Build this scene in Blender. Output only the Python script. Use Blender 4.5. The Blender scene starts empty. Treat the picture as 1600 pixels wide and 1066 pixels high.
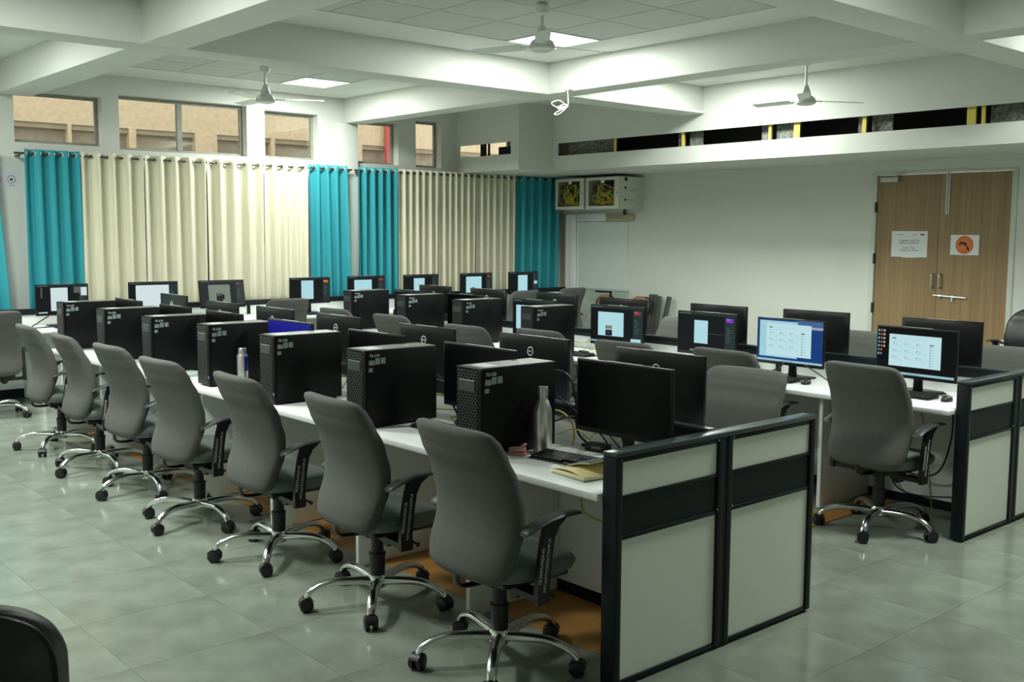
import bpy, bmesh, math, random
from mathutils import Vector, Matrix, Euler
random.seed(7)
S = bpy.context.scene
COL = S.collection
PI = math.pi

# ------------------------------------------------------------------ camera
CAM_H, FPX, YAW, PITCH, ROLL = 1.72, 1628.0, 0.7185, 0.1027, 0.005
cy, sy, cp, sp = math.cos(YAW), math.sin(YAW), math.cos(PITCH), math.sin(PITCH)
fwd = Vector((sy*cp, cy*cp, -sp)); rgt = Vector((cy, -sy, 0)); upv = rgt.cross(fwd)
r2 = math.cos(ROLL)*rgt + math.sin(ROLL)*upv
u2 = -math.sin(ROLL)*rgt + math.cos(ROLL)*upv
cam = bpy.data.cameras.new('camera'); cam.sensor_width = 36.0; cam.lens = 36.0*FPX/1600.0
cam.clip_start = 0.05; cam.clip_end = 200
camo = bpy.data.objects.new('camera', cam); COL.objects.link(camo)
camo.matrix_world = Matrix(((r2.x, u2.x, -fwd.x, 0), (r2.y, u2.y, -fwd.y, 0), (r2.z, u2.z, -fwd.z, CAM_H), (0, 0, 0, 1)))
S.camera = camo

# ------------------------------------------------------------------ world, exposure
W = bpy.data.worlds.new('world'); S.world = W; W.use_nodes = True
bg = W.node_tree.nodes['Background']; bg.inputs[0].default_value = (0.86, 0.93, 1.0, 1); bg.inputs[1].default_value = 2.6
S.view_settings.view_transform = 'Standard'; S.view_settings.look = 'None'
S.view_settings.gamma = 1.0; S.view_settings.use_curve_mapping = False
S.view_settings.exposure = 0.0
LAMP_W = 90.0
LAMP_COL = (0.95, 1.0, 0.93)

# ------------------------------------------------------------------ materials
def lin(c):
    return tuple(((x/255.0)/12.92 if x/255.0 <= 0.04045 else ((x/255.0+0.055)/1.055)**2.4) for x in c)
MC = {}
def mat(name, col, rough=0.5, metal=0.0, noise=0.0, nscale=8.0, bump=0.0, bscale=200.0, spec=0.5, trans=0.0, rand=0.0, stretch=None, coat=0.0):
    if name in MC: return MC[name]
    m = bpy.data.materials.new(name); m.use_nodes = True
    nt = m.node_tree; b = nt.nodes['Principled BSDF']
    b.inputs['Base Color'].default_value = (*col, 1); b.inputs['Roughness'].default_value = rough
    b.inputs['Metallic'].default_value = metal; b.inputs['Specular IOR Level'].default_value = spec
    b.inputs['Transmission Weight'].default_value = trans; b.inputs['Coat Weight'].default_value = coat
    if noise or bump or rand:
        tc = nt.nodes.new('ShaderNodeTexCoord'); src = tc.outputs['Object']
        if stretch:
            mp = nt.nodes.new('ShaderNodeMapping'); mp.inputs['Scale'].default_value = stretch
            nt.links.new(src, mp.inputs['Vector']); src = mp.outputs['Vector']
        last = None
        if noise:
            n = nt.nodes.new('ShaderNodeTexNoise'); n.inputs['Scale'].default_value = nscale; n.inputs['Detail'].default_value = 5
            nt.links.new(src, n.inputs['Vector'])
            mr = nt.nodes.new('ShaderNodeMapRange'); mr.inputs['From Min'].default_value = 0.25; mr.inputs['From Max'].default_value = 0.75
            mr.inputs['To Min'].default_value = 1-noise; mr.inputs['To Max'].default_value = 1+noise
            nt.links.new(n.outputs['Fac'], mr.inputs['Value']); last = mr.outputs['Result']
        if rand:
            oi = nt.nodes.new('ShaderNodeObjectInfo')
            m2 = nt.nodes.new('ShaderNodeMapRange'); m2.inputs['To Min'].default_value = 1-rand; m2.inputs['To Max'].default_value = 1+rand
            nt.links.new(oi.outputs['Random'], m2.inputs['Value'])
            if last:
                mm = nt.nodes.new('ShaderNodeMath'); mm.operation = 'MULTIPLY'
                nt.links.new(last, mm.inputs[0]); nt.links.new(m2.outputs['Result'], mm.inputs[1]); last = mm.outputs[0]
            else: last = m2.outputs['Result']
        if last:
            vm = nt.nodes.new('ShaderNodeVectorMath'); vm.operation = 'SCALE'; vm.inputs[0].default_value = col
            nt.links.new(last, vm.inputs['Scale']); nt.links.new(vm.outputs['Vector'], b.inputs['Base Color'])
        if bump:
            n2 = nt.nodes.new('ShaderNodeTexNoise'); n2.inputs['Scale'].default_value = bscale; n2.inputs['Detail'].default_value = 2
            nt.links.new(src, n2.inputs['Vector'])
            bp = nt.nodes.new('ShaderNodeBump'); bp.inputs['Strength'].default_value = bump; bp.inputs['Distance'].default_value = 0.004
            nt.links.new(n2.outputs['Fac'], bp.inputs['Height']); nt.links.new(bp.outputs['Normal'], b.inputs['Normal'])
    MC[name] = m
    return m
def emit(rgb, st=1.0):
    k = 'emit_%d_%d_%d_%.2f' % (*rgb, st)
    if k in MC: return MC[k]
    m = bpy.data.materials.new(k); m.use_nodes = True; b = m.node_tree.nodes['Principled BSDF']
    b.inputs['Base Color'].default_value = (0.003, 0.003, 0.003, 1); b.inputs['Roughness'].default_value = 0.35; b.inputs['Specular IOR Level'].default_value = 0.1
    b.inputs['Emission Color'].default_value = (*lin(rgb), 1); b.inputs['Emission Strength'].default_value = st
    MC[k] = m
    return m
def wood_mat(name, c1, c2, scale=(60, 60, 1.6)):
    m = bpy.data.materials.new(name); m.use_nodes = True; nt = m.node_tree; b = nt.nodes['Principled BSDF']
    tc = nt.nodes.new('ShaderNodeTexCoord'); mp = nt.nodes.new('ShaderNodeMapping'); mp.inputs['Scale'].default_value = scale
    n = nt.nodes.new('ShaderNodeTexNoise'); n.inputs['Scale'].default_value = 0.35; n.inputs['Detail'].default_value = 7; n.inputs['Roughness'].default_value = 0.65
    cr = nt.nodes.new('ShaderNodeValToRGB'); cr.color_ramp.elements[0].position = 0.35; cr.color_ramp.elements[1].position = 0.68
    cr.color_ramp.elements[0].color = (*c1, 1); cr.color_ramp.elements[1].color = (*c2, 1)
    nt.links.new(tc.outputs['Object'], mp.inputs['Vector']); nt.links.new(mp.outputs['Vector'], n.inputs['Vector'])
    nt.links.new(n.outputs['Fac'], cr.inputs['Fac']); nt.links.new(cr.outputs['Color'], b.inputs['Base Color'])
    b.inputs['Roughness'].default_value = 0.45
    return m
M_wall = mat('white_wall_paint', (0.625, 0.645, 0.60), 0.7, noise=0.03, nscale=1.5, bump=0.08, bscale=60)
M_ceil = mat('ceiling_paint', (0.68, 0.70, 0.66), 0.75, noise=0.02, nscale=2)
M_tile = mat('ceiling_tile', (0.54, 0.57, 0.54), 0.9, bump=0.3, bscale=300, rand=0.03)
M_tbar = mat('tile_grid', (0.28, 0.30, 0.28), 0.6)
M_stone = mat('green_stone', (0.235, 0.268, 0.22), 0.15, noise=0.24, nscale=4.5, rand=0.05, bump=0.03, bscale=14)
M_joint = mat('floor_joint', (0.28, 0.31, 0.26), 0.55, noise=0.2, nscale=5)
M_lam = mat('white_laminate', (0.85, 0.88, 0.86), 0.30, noise=0.01)
M_pan = mat('cream_panel', (0.86, 0.89, 0.80), 0.5)
M_blk = mat('black_frame', (0.008, 0.012, 0.014), 0.40, noise=0.05, spec=0.22)
M_plas = mat('black_plastic', (0.010, 0.010, 0.0105), 0.42)
M_arm = mat('arm_pad_lit_plastic', (0.030, 0.036, 0.036), 0.45)  # pads paler than their black posts, for light on the tops
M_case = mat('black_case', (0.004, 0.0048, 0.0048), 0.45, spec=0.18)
M_casetop = mat('case_top_reflection', (0.12, 0.13, 0.12), 0.36)  # black case top, greyed for the ceiling reflected in it
M_mon = mat('monitor_casing', (0.006, 0.0068, 0.007), 0.34, spec=0.28)
M_scroff = mat('dark_screen', (0.002, 0.0024, 0.0024), 0.28, spec=0.10)
M_fab = mat('grey_fabric', (0.106, 0.109, 0.102), 0.85, noise=0.06, nscale=40, bump=0.25, bscale=700, spec=0.25)
M_seat = mat('grey_seat_fabric_lit', (0.125, 0.148, 0.137), 0.5, noise=0.05, nscale=40, bump=0.15, bscale=700, spec=0.35)  # grey fabric brightened to stand for light from above
M_leather = mat('black_leather', (0.014, 0.017, 0.016), 0.36, bump=0.2, bscale=260)
M_chrome = mat('chrome', (0.78, 0.80, 0.80), 0.15, 1.0)
M_steel = mat('brushed_steel', (0.72, 0.72, 0.67), 0.36, 0.85, stretch=(60, 60, 1), noise=0.10, nscale=3)
M_alu = mat('aluminium', (0.45, 0.47, 0.46), 0.4, 0.7)
M_white = mat('white_plastic', (0.80, 0.82, 0.80), 0.4)
M_fan = mat('fan_enamel', (0.70, 0.73, 0.70), 0.35)
M_teal = mat('teal_curtain', (0.036, 0.31, 0.37), 0.75, noise=0.05, nscale=25, stretch=(1, 1, 0.1), spec=0.25)
M_cream = mat('cream_curtain', (0.70, 0.68, 0.53), 0.75, noise=0.06, nscale=30, stretch=(1, 1, 0.12), spec=0.25)
M_rod = mat('curtain_rod', (0.10, 0.09, 0.07), 0.4, 0.6)
M_yel = mat('yellow_cable', (0.62, 0.52, 0.05), 0.45)
M_cab = mat('black_cable', (0.009, 0.009, 0.009), 0.45)
M_wcab = mat('white_cable', (0.78, 0.80, 0.76), 0.45)
M_door = wood_mat('door_veneer', (0.225, 0.143, 0.065), (0.32, 0.213, 0.105))
M_orange = wood_mat('floor_wood_strip', (0.42, 0.19, 0.045), (0.52, 0.26, 0.075), (3, 40, 40))
M_chairwood = mat('chair_wood', (0.36, 0.17, 0.06), 0.4, noise=0.12, nscale=14)
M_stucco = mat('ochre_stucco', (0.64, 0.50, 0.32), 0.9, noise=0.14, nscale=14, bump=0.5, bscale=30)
M_shadepan = mat('shaded_dusty_panel', (0.30, 0.25, 0.17), 0.85, noise=0.2, nscale=9)  # dusty stucco recess with its shade put into the colour
M_red = mat('red_pipe', (0.60, 0.10, 0.08), 0.5)
M_wframe = mat('window_frame', (0.27, 0.28, 0.24), 0.5, noise=0.15, nscale=12)
M_dark = mat('dark_void', (0.010, 0.010, 0.010), 0.9)
M_mott = mat('mottled_board', (0.18, 0.19, 0.17), 0.9, noise=0.7, nscale=28)
M_yfoam = mat('yellow_strip', (0.75, 0.62, 0.10), 0.6)
M_beige = mat('beige_rack', (0.62, 0.64, 0.56), 0.45)
M_tan = mat('tan_raceway', (0.45, 0.40, 0.26), 0.5)
M_paper = mat('white_paper', (0.72, 0.74, 0.76), 0.6)
M_ink = mat('black_ink', (0.02, 0.02, 0.02), 0.6)
M_inkw = mat('white_marker', (0.72, 0.78, 0.76), 0.6)
M_label = mat('printed_label', (0.20, 0.25, 0.25), 0.5, noise=0.85, nscale=150)
M_orsign = mat('orange_sign', (0.70, 0.17, 0.035), 0.5)
M_page = mat('yellow_pages', (0.80, 0.70, 0.36), 0.6)
M_pedge = mat('page_edges', (0.74, 0.68, 0.42), 0.7, noise=0.15, nscale=120, stretch=(1, 1, 8))
M_nbcover = mat('blue_grey_cover', (0.16, 0.21, 0.22), 0.45)
M_pink = mat('pink_plastic', (0.66, 0.30, 0.30), 0.4)
M_blue = mat('blue_band', (0.02, 0.03, 0.30), 0.3, 0.5)
M_board = mat('white_board', (0.64, 0.68, 0.66), 0.3)
def glass(name, col=(1, 1, 1), rough=0.0, alpha=0.14):
    m = bpy.data.materials.new(name); m.use_nodes = True; nt = m.node_tree
    for n in list(nt.nodes): nt.nodes.remove(n)
    o = nt.nodes.new('ShaderNodeOutputMaterial'); t = nt.nodes.new('ShaderNodeBsdfTransparent'); g = nt.nodes.new('ShaderNodeBsdfGlossy')
    t.inputs[0].default_value = (*col, 1); g.inputs['Roughness'].default_value = rough + 0.02
    mx = nt.nodes.new('ShaderNodeMixShader'); mx.inputs[0].default_value = alpha
    nt.links.new(t.outputs[0], mx.inputs[1]); nt.links.new(g.outputs[0], mx.inputs[2]); nt.links.new(mx.outputs[0], o.inputs[0])
    return m
M_glass = glass('window_glass', (0.93, 0.92, 0.88), alpha=0.07)
M_tint = glass('rack_glass', (0.96, 0.95, 0.92), alpha=0.04)
M_sheet = glass('green_glass_sheet', (0.90, 0.94, 0.91), alpha=0.05)

# ------------------------------------------------------------------ mesh builder
class MB:
    def __init__(s): s.v = []; s.f = []
    def add(s, vs, fs):
        o = len(s.v); s.v += [tuple(p) for p in vs]; s.f += [tuple(i+o for i in f) for f in fs]; return s
    def box(s, x0, x1, y0, y1, z0, z1):
        return s.add([(x0, y0, z0), (x1, y0, z0), (x1, y1, z0), (x0, y1, z0), (x0, y0, z1), (x1, y0, z1), (x1, y1, z1), (x0, y1, z1)],
                     [(0, 3, 2, 1), (4, 5, 6, 7), (0, 1, 5, 4), (1, 2, 6, 5), (2, 3, 7, 6), (3, 0, 4, 7)])
    def obox(s, c, size, rot=(0, 0, 0)):
        R = Euler(rot).to_matrix(); hx, hy, hz = [a/2 for a in size]; c = Vector(c)
        vs = [c + R @ Vector((a*hx, b*hy, d*hz)) for d in (-1, 1) for a, b in ((-1, -1), (1, -1), (1, 1), (-1, 1))]
        return s.add(vs, [(0, 3, 2, 1), (4, 5, 6, 7), (0, 1, 5, 4), (1, 2, 6, 5), (2, 3, 7, 6), (3, 0, 4, 7)])
    def loft(s, rings, cap=True):
        n = len(rings[0]); vs = [p for r in rings for p in r]; fs = []
        for i in range(len(rings)-1):
            for j in range(n):
                a, b = i*n+j, i*n+(j+1) % n
                fs.append((a, b, b+n, a+n))
        if cap:
            fs.append(tuple(range(n-1, -1, -1))); fs.append(tuple(range((len(rings)-1)*n, len(rings)*n)))
        return s.add(vs, fs)
    def tube(s, pts, r, n=8, cap=True, flat=1.0):
        pts = [Vector(p) for p in pts]; rs = r if isinstance(r, (list, tuple)) else [r]*len(pts)
        rings = []; up = None
        for i, p in enumerate(pts):
            t = (pts[min(i+1, len(pts)-1)] - pts[max(i-1, 0)]).normalized()
            if up is None:
                up = Vector((0, 0, 1)) if abs(t.z) < 0.9 else Vector((1, 0, 0))
            a = t.cross(up)
            if a.length < 1e-5: a = t.orthogonal()
            a.normalize(); b = a.cross(t).normalized(); up = b
            rings.append([p + rs[i]*(math.cos(2*PI*k/n)*a + flat*math.sin(2*PI*k/n)*b) for k in range(n)])
        return s.loft(rings, cap)
    def lathe(s, prof, n=20, c=(0, 0, 0), axis='z'):
        rings = []
        for r, z in prof:
            ring = []
            for k in range(n):
                a = 2*PI*k/n; x, y = r*math.cos(a), r*math.sin(a)
                p = (x, y, z) if axis == 'z' else ((z, x, y) if axis == 'x' else (y, z, x))
                ring.append((p[0]+c[0], p[1]+c[1], p[2]+c[2]))
            rings.append(ring)
        return s.loft(rings, True)
    def prism(s, poly, h0, h1, plane='xy'):
        n = len(poly)
        def P(a, b, h): return (a, b, h) if plane == 'xy' else ((a, h, b) if plane == 'xz' else (h, a, b))
        vs = [P(a, b, h0) for a, b in poly] + [P(a, b, h1) for a, b in poly]
        fs = [tuple(range(n-1, -1, -1)), tuple(range(n, 2*n))] + [(i, (i+1) % n, (i+1) % n+n, i+n) for i in range(n)]
        return s.add(vs, fs)
    def mesh(s, name, m, smooth=None, bevel=0.0, seg=2):
        me = bpy.data.meshes.new(name); me.from_pydata(s.v, [], s.f)
        bm = bmesh.new(); bm.from_mesh(me)
        bmesh.ops.recalc_face_normals(bm, faces=bm.faces)
        if bevel:
            ed = [e for e in bm.edges if len(e.link_faces) == 2 and e.calc_face_angle(0) > 0.5]
            bmesh.ops.bevel(bm, geom=ed, offset=bevel, segments=seg, affect='EDGES', profile=0.5)
        bm.to_mesh(me); bm.free(); me.materials.append(m)
        if smooth is None and bevel: smooth = 35
        if smooth:
            me.polygons.foreach_set('use_smooth', [True]*len(me.polygons)); me.set_sharp_from_angle(angle=math.radians(smooth))
        me.update()
        return me
def B(*a): return MB().box(*a)
def spline(pts, k=6):
    P = [Vector(p) for p in pts]; P = [2*P[0]-P[1]] + P + [2*P[-1]-P[-2]]; out = []
    for i in range(1, len(P)-2):
        for j in range(k):
            t = j/k
            out.append(0.5*((2*P[i]) + (-P[i-1]+P[i+1])*t + (2*P[i-1]-5*P[i]+4*P[i+1]-P[i+2])*t*t + (-P[i-1]+3*P[i]-3*P[i+1]+P[i+2])*t**3))
    out.append(P[-2]); return out
TXT = {}
def text_mesh(txt, size, m, align='CENTER', ext=0.0004):
    k = (txt, size, m.name, align)
    if k in TXT: return TXT[k]
    c = bpy.data.curves.new('lettering', 'FONT'); c.body = txt; c.size = size; c.align_x = align; c.align_y = 'CENTER'; c.extrude = ext; c.resolution_u = 2
    o = bpy.data.objects.new('lettering_source', c); COL.objects.link(o)
    dg = bpy.context.evaluated_depsgraph_get(); dg.update()
    me = bpy.data.meshes.new_from_object(o.evaluated_get(dg)); me.materials.clear(); me.materials.append(m)
    bpy.data.objects.remove(o); bpy.data.curves.remove(c); TXT[k] = me
    return me
# ------------------------------------------------------------------ objects
def obj(name, me, parent=None, loc=(0, 0, 0), rot=(0, 0, 0)):
    o = bpy.data.objects.new(name, me); COL.objects.link(o); o.location = loc; o.rotation_euler = rot
    if parent is not None: o.parent = parent
    return o
def tag(o, label=None, cat=None, group=None, kind=None):
    if label: o['label'] = label
    if cat: o['category'] = cat
    if group: o['group'] = group
    if kind: o['kind'] = kind
    return o
def thing(name, label, cat, loc=(0, 0, 0), rz=0.0, group=None):
    o = obj(name, None, None, loc, (0, 0, rz)); o.empty_display_size = 0.05
    return tag(o, label, cat, group)
def single(name, me, label, cat, loc=(0, 0, 0), rot=(0, 0, 0), group=None):
    return tag(obj(name, me, None, loc, rot), label, cat, group)
def struct(name, me=None, label=None, loc=(0, 0, 0)):
    return tag(obj(name, me, None, loc), label, None, None, 'structure')
ORD = ['first', 'second', 'third', 'fourth', 'fifth', 'sixth', 'seventh', 'eighth', 'ninth']

# ================================================================== STRUCTURE
XL, XR, YN, YF = -2.6, 11.35, -3.2, 11.85      # room: left, right (door) wall, near, far (curtain) wall
ZB, ZC = 3.14, 3.455                            # beam undersides, ceiling
# floor: base slab and stone slabs
T = 0.6; ox, oy = 2.08, 3.97
fl = struct('floor', B(XL, XR, YN, YF, -0.12, -0.0015).mesh('floor', M_joint), 'polished grey-green stone slab floor')
tm = B(-T/2+0.0007, T/2-0.0007, -T/2+0.0007, T/2-0.0007, -0.0015, 0).mesh('floor_slab', M_stone)
cells = []
for i in range(-9, 18):
    for j in range(-13, 15):
        x, y = ox+(i+.5)*T, oy+(j+.5)*T
        if x < XL+T/2 or x > XR-T/2 or y < YN+T/2 or y > YF-T/2: continue
        a = math.atan2(x, y); d = math.hypot(x, y)
        vis = 0.1 < a < 1.25 and d > 2.0
        cells.append((d if vis else 99+d, x, y))
cells.sort()
for d, x, y in cells[:290]: obj('floor_slab', tm, fl, (x, y, 0))
mb = MB()
for d, x, y in cells[290:]: mb.box(x-T/2+0.0007, x+T/2-0.0007, y-T/2+0.0007, y+T/2-0.0007, -0.0015, 0)
tag(obj('floor_slab_field', mb.mesh('floor_slab_field', M_stone), fl), None, None, None, 'stuff')
# far (curtain) wall with window openings
WIN = [(3.38, 4.30, 2.66, 3.20), (4.49, 6.05, 2.64, 3.25), (6.29, 7.04, 2.64, 3.22), (7.62, 8.29, 2.64, 3.20), (8.58, 9.02, 2.63, 3.27), (9.32, 10.4, 2.63, 3.2)]
TW = 0.20
mb = MB(); mb.box(XL, XR+.2, YF, YF+TW, 0, 2.63); mb.box(XL, XR+.2, YF, YF+TW, 3.27, 3.7)
xs = XL
for x0, x1, z0, z1 in WIN:
    mb.box(xs, x0, YF, YF+TW, 2.63, 3.27)
    if z0 > 2.631: mb.box(x0, x1, YF, YF+TW, 2.63, z0)
    if z1 < 3.269: mb.box(x0, x1, YF, YF+TW, z1, 3.27)
    xs = x1
mb.box(xs, XR+.2, YF, YF+TW, 2.63, 3.27)
struct('wall_far', mb.mesh('wall_far', M_wall), 'white plaster wall behind the curtains')
# door wall with opening
DY0, DY1, DZ = 4.92, 6.48, 2.42
mb = MB(); mb.box(XR, XR+.2, YN, DY0-.06, 0, 3.7); mb.box(XR, XR+.2, DY1+.06, YF, 0, 3.7); mb.box(XR, XR+.2, DY0-.06, DY1+.06, DZ+.03, 3.7)
struct('wall_right', mb.mesh('wall_right', M_wall), 'white plaster wall with the double door')
struct('wall_left', B(XL-.2, XL, YN, YF, 0, 3.7).mesh('wall_left', M_wall), 'white plaster side wall')
struct('wall_near', B(XL-.2, XR+.2, YN-.2, YN, 0, 3.7).mesh('wall_near', M_wall), 'white plaster rear wall')
struct('wall_pilaster', B(7.30, 7.60, YF-.07, YF, 0, ZB).mesh('wall_pilaster', M_wall, bevel=0.006), 'shallow white pilaster under the beam')
# beams
bxs = [(3.20, 3.56), (7.42, 7.72)]; bys = [(3.62, 3.97), (7.94, 8.27)]
n = 1
for x0, x1 in bxs + [(-1.0, -0.65)]:
    struct('trim_%d' % n, B(x0, x1, YN, YF, ZB, ZC+.05).mesh('beam', M_wall, bevel=0.008), 'white plastered ceiling beam running towards the curtains'); n += 1
for y0, y1 in bys + [(-0.75, -0.4)]:
    struct('trim_%d' % n, B(XL, XR, y0, y1, ZB-.001, ZC+.05).mesh('beam', M_wall, bevel=0.008), 'white plastered cross beam under the ceiling'); n += 1
# ceiling with recessed tile fields
ce = struct('ceiling', None, 'white ceiling with square tiles between beams')
TS = 0.615
fields = []   # x1 edge, y1 edge, nx, ny
fields += [(6.92, 7.32, 5, 5), (6.72, 11.14, 4, 4), (9.22, 7.40, 2, 5), (6.92, 3.05, 5, 5), (2.72, 7.32, 5, 5), (2.72, 11.14, 5, 4), (2.72, 3.05, 5, 5), (9.56, 3.10, 2, 5), (9.3, 11.1, 2, 4)]
LIGHTS = {0: [(4, 4)], 1: [(3, 3)], 2: [(1, 4)], 3: [(2, 3)], 4: [(3, 3), (1, 1)], 5: [(3, 1), (1, 2)], 7: [(1, 4)]}  # second panels of the open-floor bays are added, unseen, to light chair backs
mb = MB()
def ring_fill(mb, X0, X1, Y0, Y1, holes, z0, z1):
    xs = sorted(set([X0, X1]+[h[0] for h in holes]+[h[1] for h in holes])); ys = sorted(set([Y0, Y1]+[h[2] for h in holes]+[h[3] for h in holes]))
    for i in range(len(xs)-1):
        for j in range(len(ys)-1):
            cx, cyy = (xs[i]+xs[i+1])/2, (ys[j]+ys[j+1])/2
            if any(h[0] < cx < h[1] and h[2] < cyy < h[3] for h in holes): continue
            mb.box(xs[i], xs[i+1], ys[j], ys[j+1], z0, z1)
holes = [(x1-nx*TS, x1, y1-ny*TS, y1) for x1, y1, nx, ny in fields]
ring_fill(mb, XL, XR, YN, YF, holes, ZC, ZC+.03)
obj('plaster_border', mb.mesh('plaster_border', M_ceil), ce)
obj('grid_backing', B(XL, XR, YN, YF, ZC+.030, ZC+.045).mesh('grid_backing', M_tbar), ce)
ctm = B(-TS/2+.006, TS/2-.006, -TS/2+.006, TS/2-.006, 0.004, 0.030).mesh('ceiling_tile', M_tile)
lamps = []
for fi, (x1, y1, nx, ny) in enumerate(fields):
    for i in range(nx):
        for j in range(ny):
            x, y = x1-(nx-i-.5)*TS, y1-(ny-j-.5)*TS
            if (i, j) in LIGHTS.get(fi, []): lamps.append((fi, x, y, LIGHTS[fi].index((i, j)))); continue
            obj('ceiling_tile', ctm, ce, (x, y, ZC))
# soffit: thin boards with slots, corner box and long box along the door wall
XB, YS, XA, ZS = 9.92, 10.52, 9.30, 2.575
sf = struct('wall_soffit', None, 'boxed white soffit with a long open slot above the door wall')
mb = MB(); th = 0.025
mb.box(XB, XB+th, YN, YS, ZS, 2.775); mb.box(XB, XB+th, YN, YS, 2.945, ZC); mb.box(XB, XB+th, 10.42, YS, 2.775, 2.945)
mb.box(XB+th, XR, YN, YS+th, ZS, ZS+th)
obj('slotted_board', mb.mesh('slotted_board', M_wall), sf)
mb = MB(); mb.box(XA, XB, YS, YS+th, ZS, ZC)
mb.box(XA, XA+th, YS+th, YF, ZS, 2.785); mb.box(XA, XA+th, YS+th, YF, 2.95, ZC); mb.box(XA, XA+th, YS+th, 10.68, 2.785, 2.95); mb.box(XA, XA+th, 11.80, YF, 2.785, 2.95)
mb.box(XA+th, XR, YS+th, YF, ZS, ZS+th)
obj('corner_board', mb.mesh('corner_board', M_wall), sf)
mb = MB(); mb.box(XB+.55, XB+.57, YN, YS, ZS+th, ZC); obj('void_shade_sheet', mb.mesh('void_shade_sheet', M_dark), sf)  # near-black sheet added for the darkness inside the soffit
mb = MB(); mb.box(XA+.04, XA+.07, 11.27, 11.37, ZS+th, ZC); mb.box(XA+.04, XA+.06, 11.18, 11.21, ZS+th, ZC); mb.box(XA+.10, XA+.12, 10.60, 11.05, ZS+th, 2.90); obj('dark_stud', mb.mesh('dark_stud', M_dark), sf)
for y, w in [(9.4, .03), (8.28, .035), (7.03, .035), (6.68, .075), (5.87, .045), (4.745, .085), (4.63, .035), (3.9, .05)]:
    obj('yellow_strip', B(XB+.05, XB+.07, y-w/2, y+w/2, 2.72, 3.0).mesh('yellow_strip', M_yfoam), sf)
for y0, y1 in [(9.5, 10.35), (8.05, 8.24), (8.32, 8.42), (6.74, 7.0), (7.06, 7.2), (5.60, 5.83), (5.90, 5.99), (4.05, 4.6), (3.0, 3.85)]:
    obj('mottled_board', B(XB+.14, XB+.16, y0, y1, 2.70, 3.05).mesh('mottled_board', M_mott), sf)
# windows
for i, (x0, x1, z0, z1) in enumerate(WIN):
    w = struct('window_%d' % (i+1), None, 'high fixed window with a weathered metal frame')
    f = 0.035; y0, y1 = YF+.12, YF+.16
    mb = MB(); mb.box(x0, x1, y0, y1, z0, z0+f); mb.box(x0, x1, y0, y1, z1-f, z1); mb.box(x0, x0+f, y0, y1, z0+f, z1-f); mb.box(x1-f, x1, y0, y1, z0+f, z1-f)
    obj('window_frame', mb.mesh('window_frame', M_wframe), w)
    ms = [x0+f, x1-f]
    if i == 1:
        mid = 5.245; obj('mullion', B(mid-.03, mid+.03, y0-.01, y1, z0+f, z1-f).mesh('mullion', M_wframe), w); ms = [x0+f, mid-.03, mid+.03, x1-f]
    for k in range(0, len(ms), 2):
        obj('pane', B(ms[k], ms[k+1], y0+.015, y0+.019, z0+f, z1-f).mesh('pane', M_glass), w)
# double door
d = struct('door_1', None, 'closed double door of brown wood veneer')
mid = 5.715
mb = MB(); mb.box(XR-.012, XR+.1, DY0-.06, DY0, 0, DZ+.03); mb.box(XR-.012, XR+.1, DY1, DY1+.06, 0, DZ+.03); mb.box(XR-.012, XR+.1, DY0, DY1, DZ, DZ+.03)
obj('door_frame', mb.mesh('door_frame', mat('door_frame_paint', (0.56, 0.60, 0.55), 0.5), bevel=0.004), d)
lf = obj('door_leaf', B(XR+.012, XR+.05, mid+.003, DY1-.004, .01, DZ-.004).mesh('door_leaf', M_door), d)
rf = obj('door_leaf', B(XR+.012, XR+.05, DY0+.004, mid-.003, .01, DZ-.004).mesh('door_leaf', M_door), d)
hm = MB(); hm.tube(spline([(0.0, 0, -.075), (-.035, 0, -.07), (-.04, 0, 0), (-.035, 0, .07), (0.0, 0, .075)], 4), .011, 8); hme = hm.mesh('handle', M_alu, smooth=50)
obj('handle', hme, lf, (XR+.012, 5.757, 1.215)); obj('handle', hme, rf, (XR+.012, 5.668, 1.215))
mb = MB(); mb.tube([(XR-.004, 5.74, 1.05), (XR-.004, 5.36, 1.035)], .009, 8); mb.box(XR-.006, XR+.014, 5.50, 5.53, 1.02, 1.06); mb.box(XR-.006, XR+.014, 5.655, 5.685, 1.025, 1.065); mb.tube([(XR-.004, 5.515, 1.04), (XR-.02, 5.515, .99)], .006, 6)
obj('latch', mb.mesh('latch', M_alu, smooth=40), rf)
mb = MB(); mb.box(XR, XR+.013, 5.60, 5.645, 1.96, 2.42); mb.tube([(XR-.006, 5.625, 1.97), (XR-.006, 5.625, 2.44)], .007, 8)
obj('tower_bolt', mb.mesh('tower_bolt', M_alu, smooth=40), rf)
mb = MB(); mb.box(XR-.05, XR+.012, 6.20, 6.42, 2.335, 2.395); mb.tube([(XR-.03, 6.25, 2.40), (XR-.05, 6.17, 2.425), (XR-.01, 6.13, 2.43)], .01, 6)
obj('door_closer', mb.mesh('door_closer', M_alu, bevel=0.004), lf)
for z in (2.05, 1.45, .87): obj('hinge', B(XR-.014, XR+.015, DY1-.006, DY1+.016, z-.06, z+.06).mesh('hinge', mat('hinge_metal', (.05, .05, .05), .5, .6)), lf)
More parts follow.
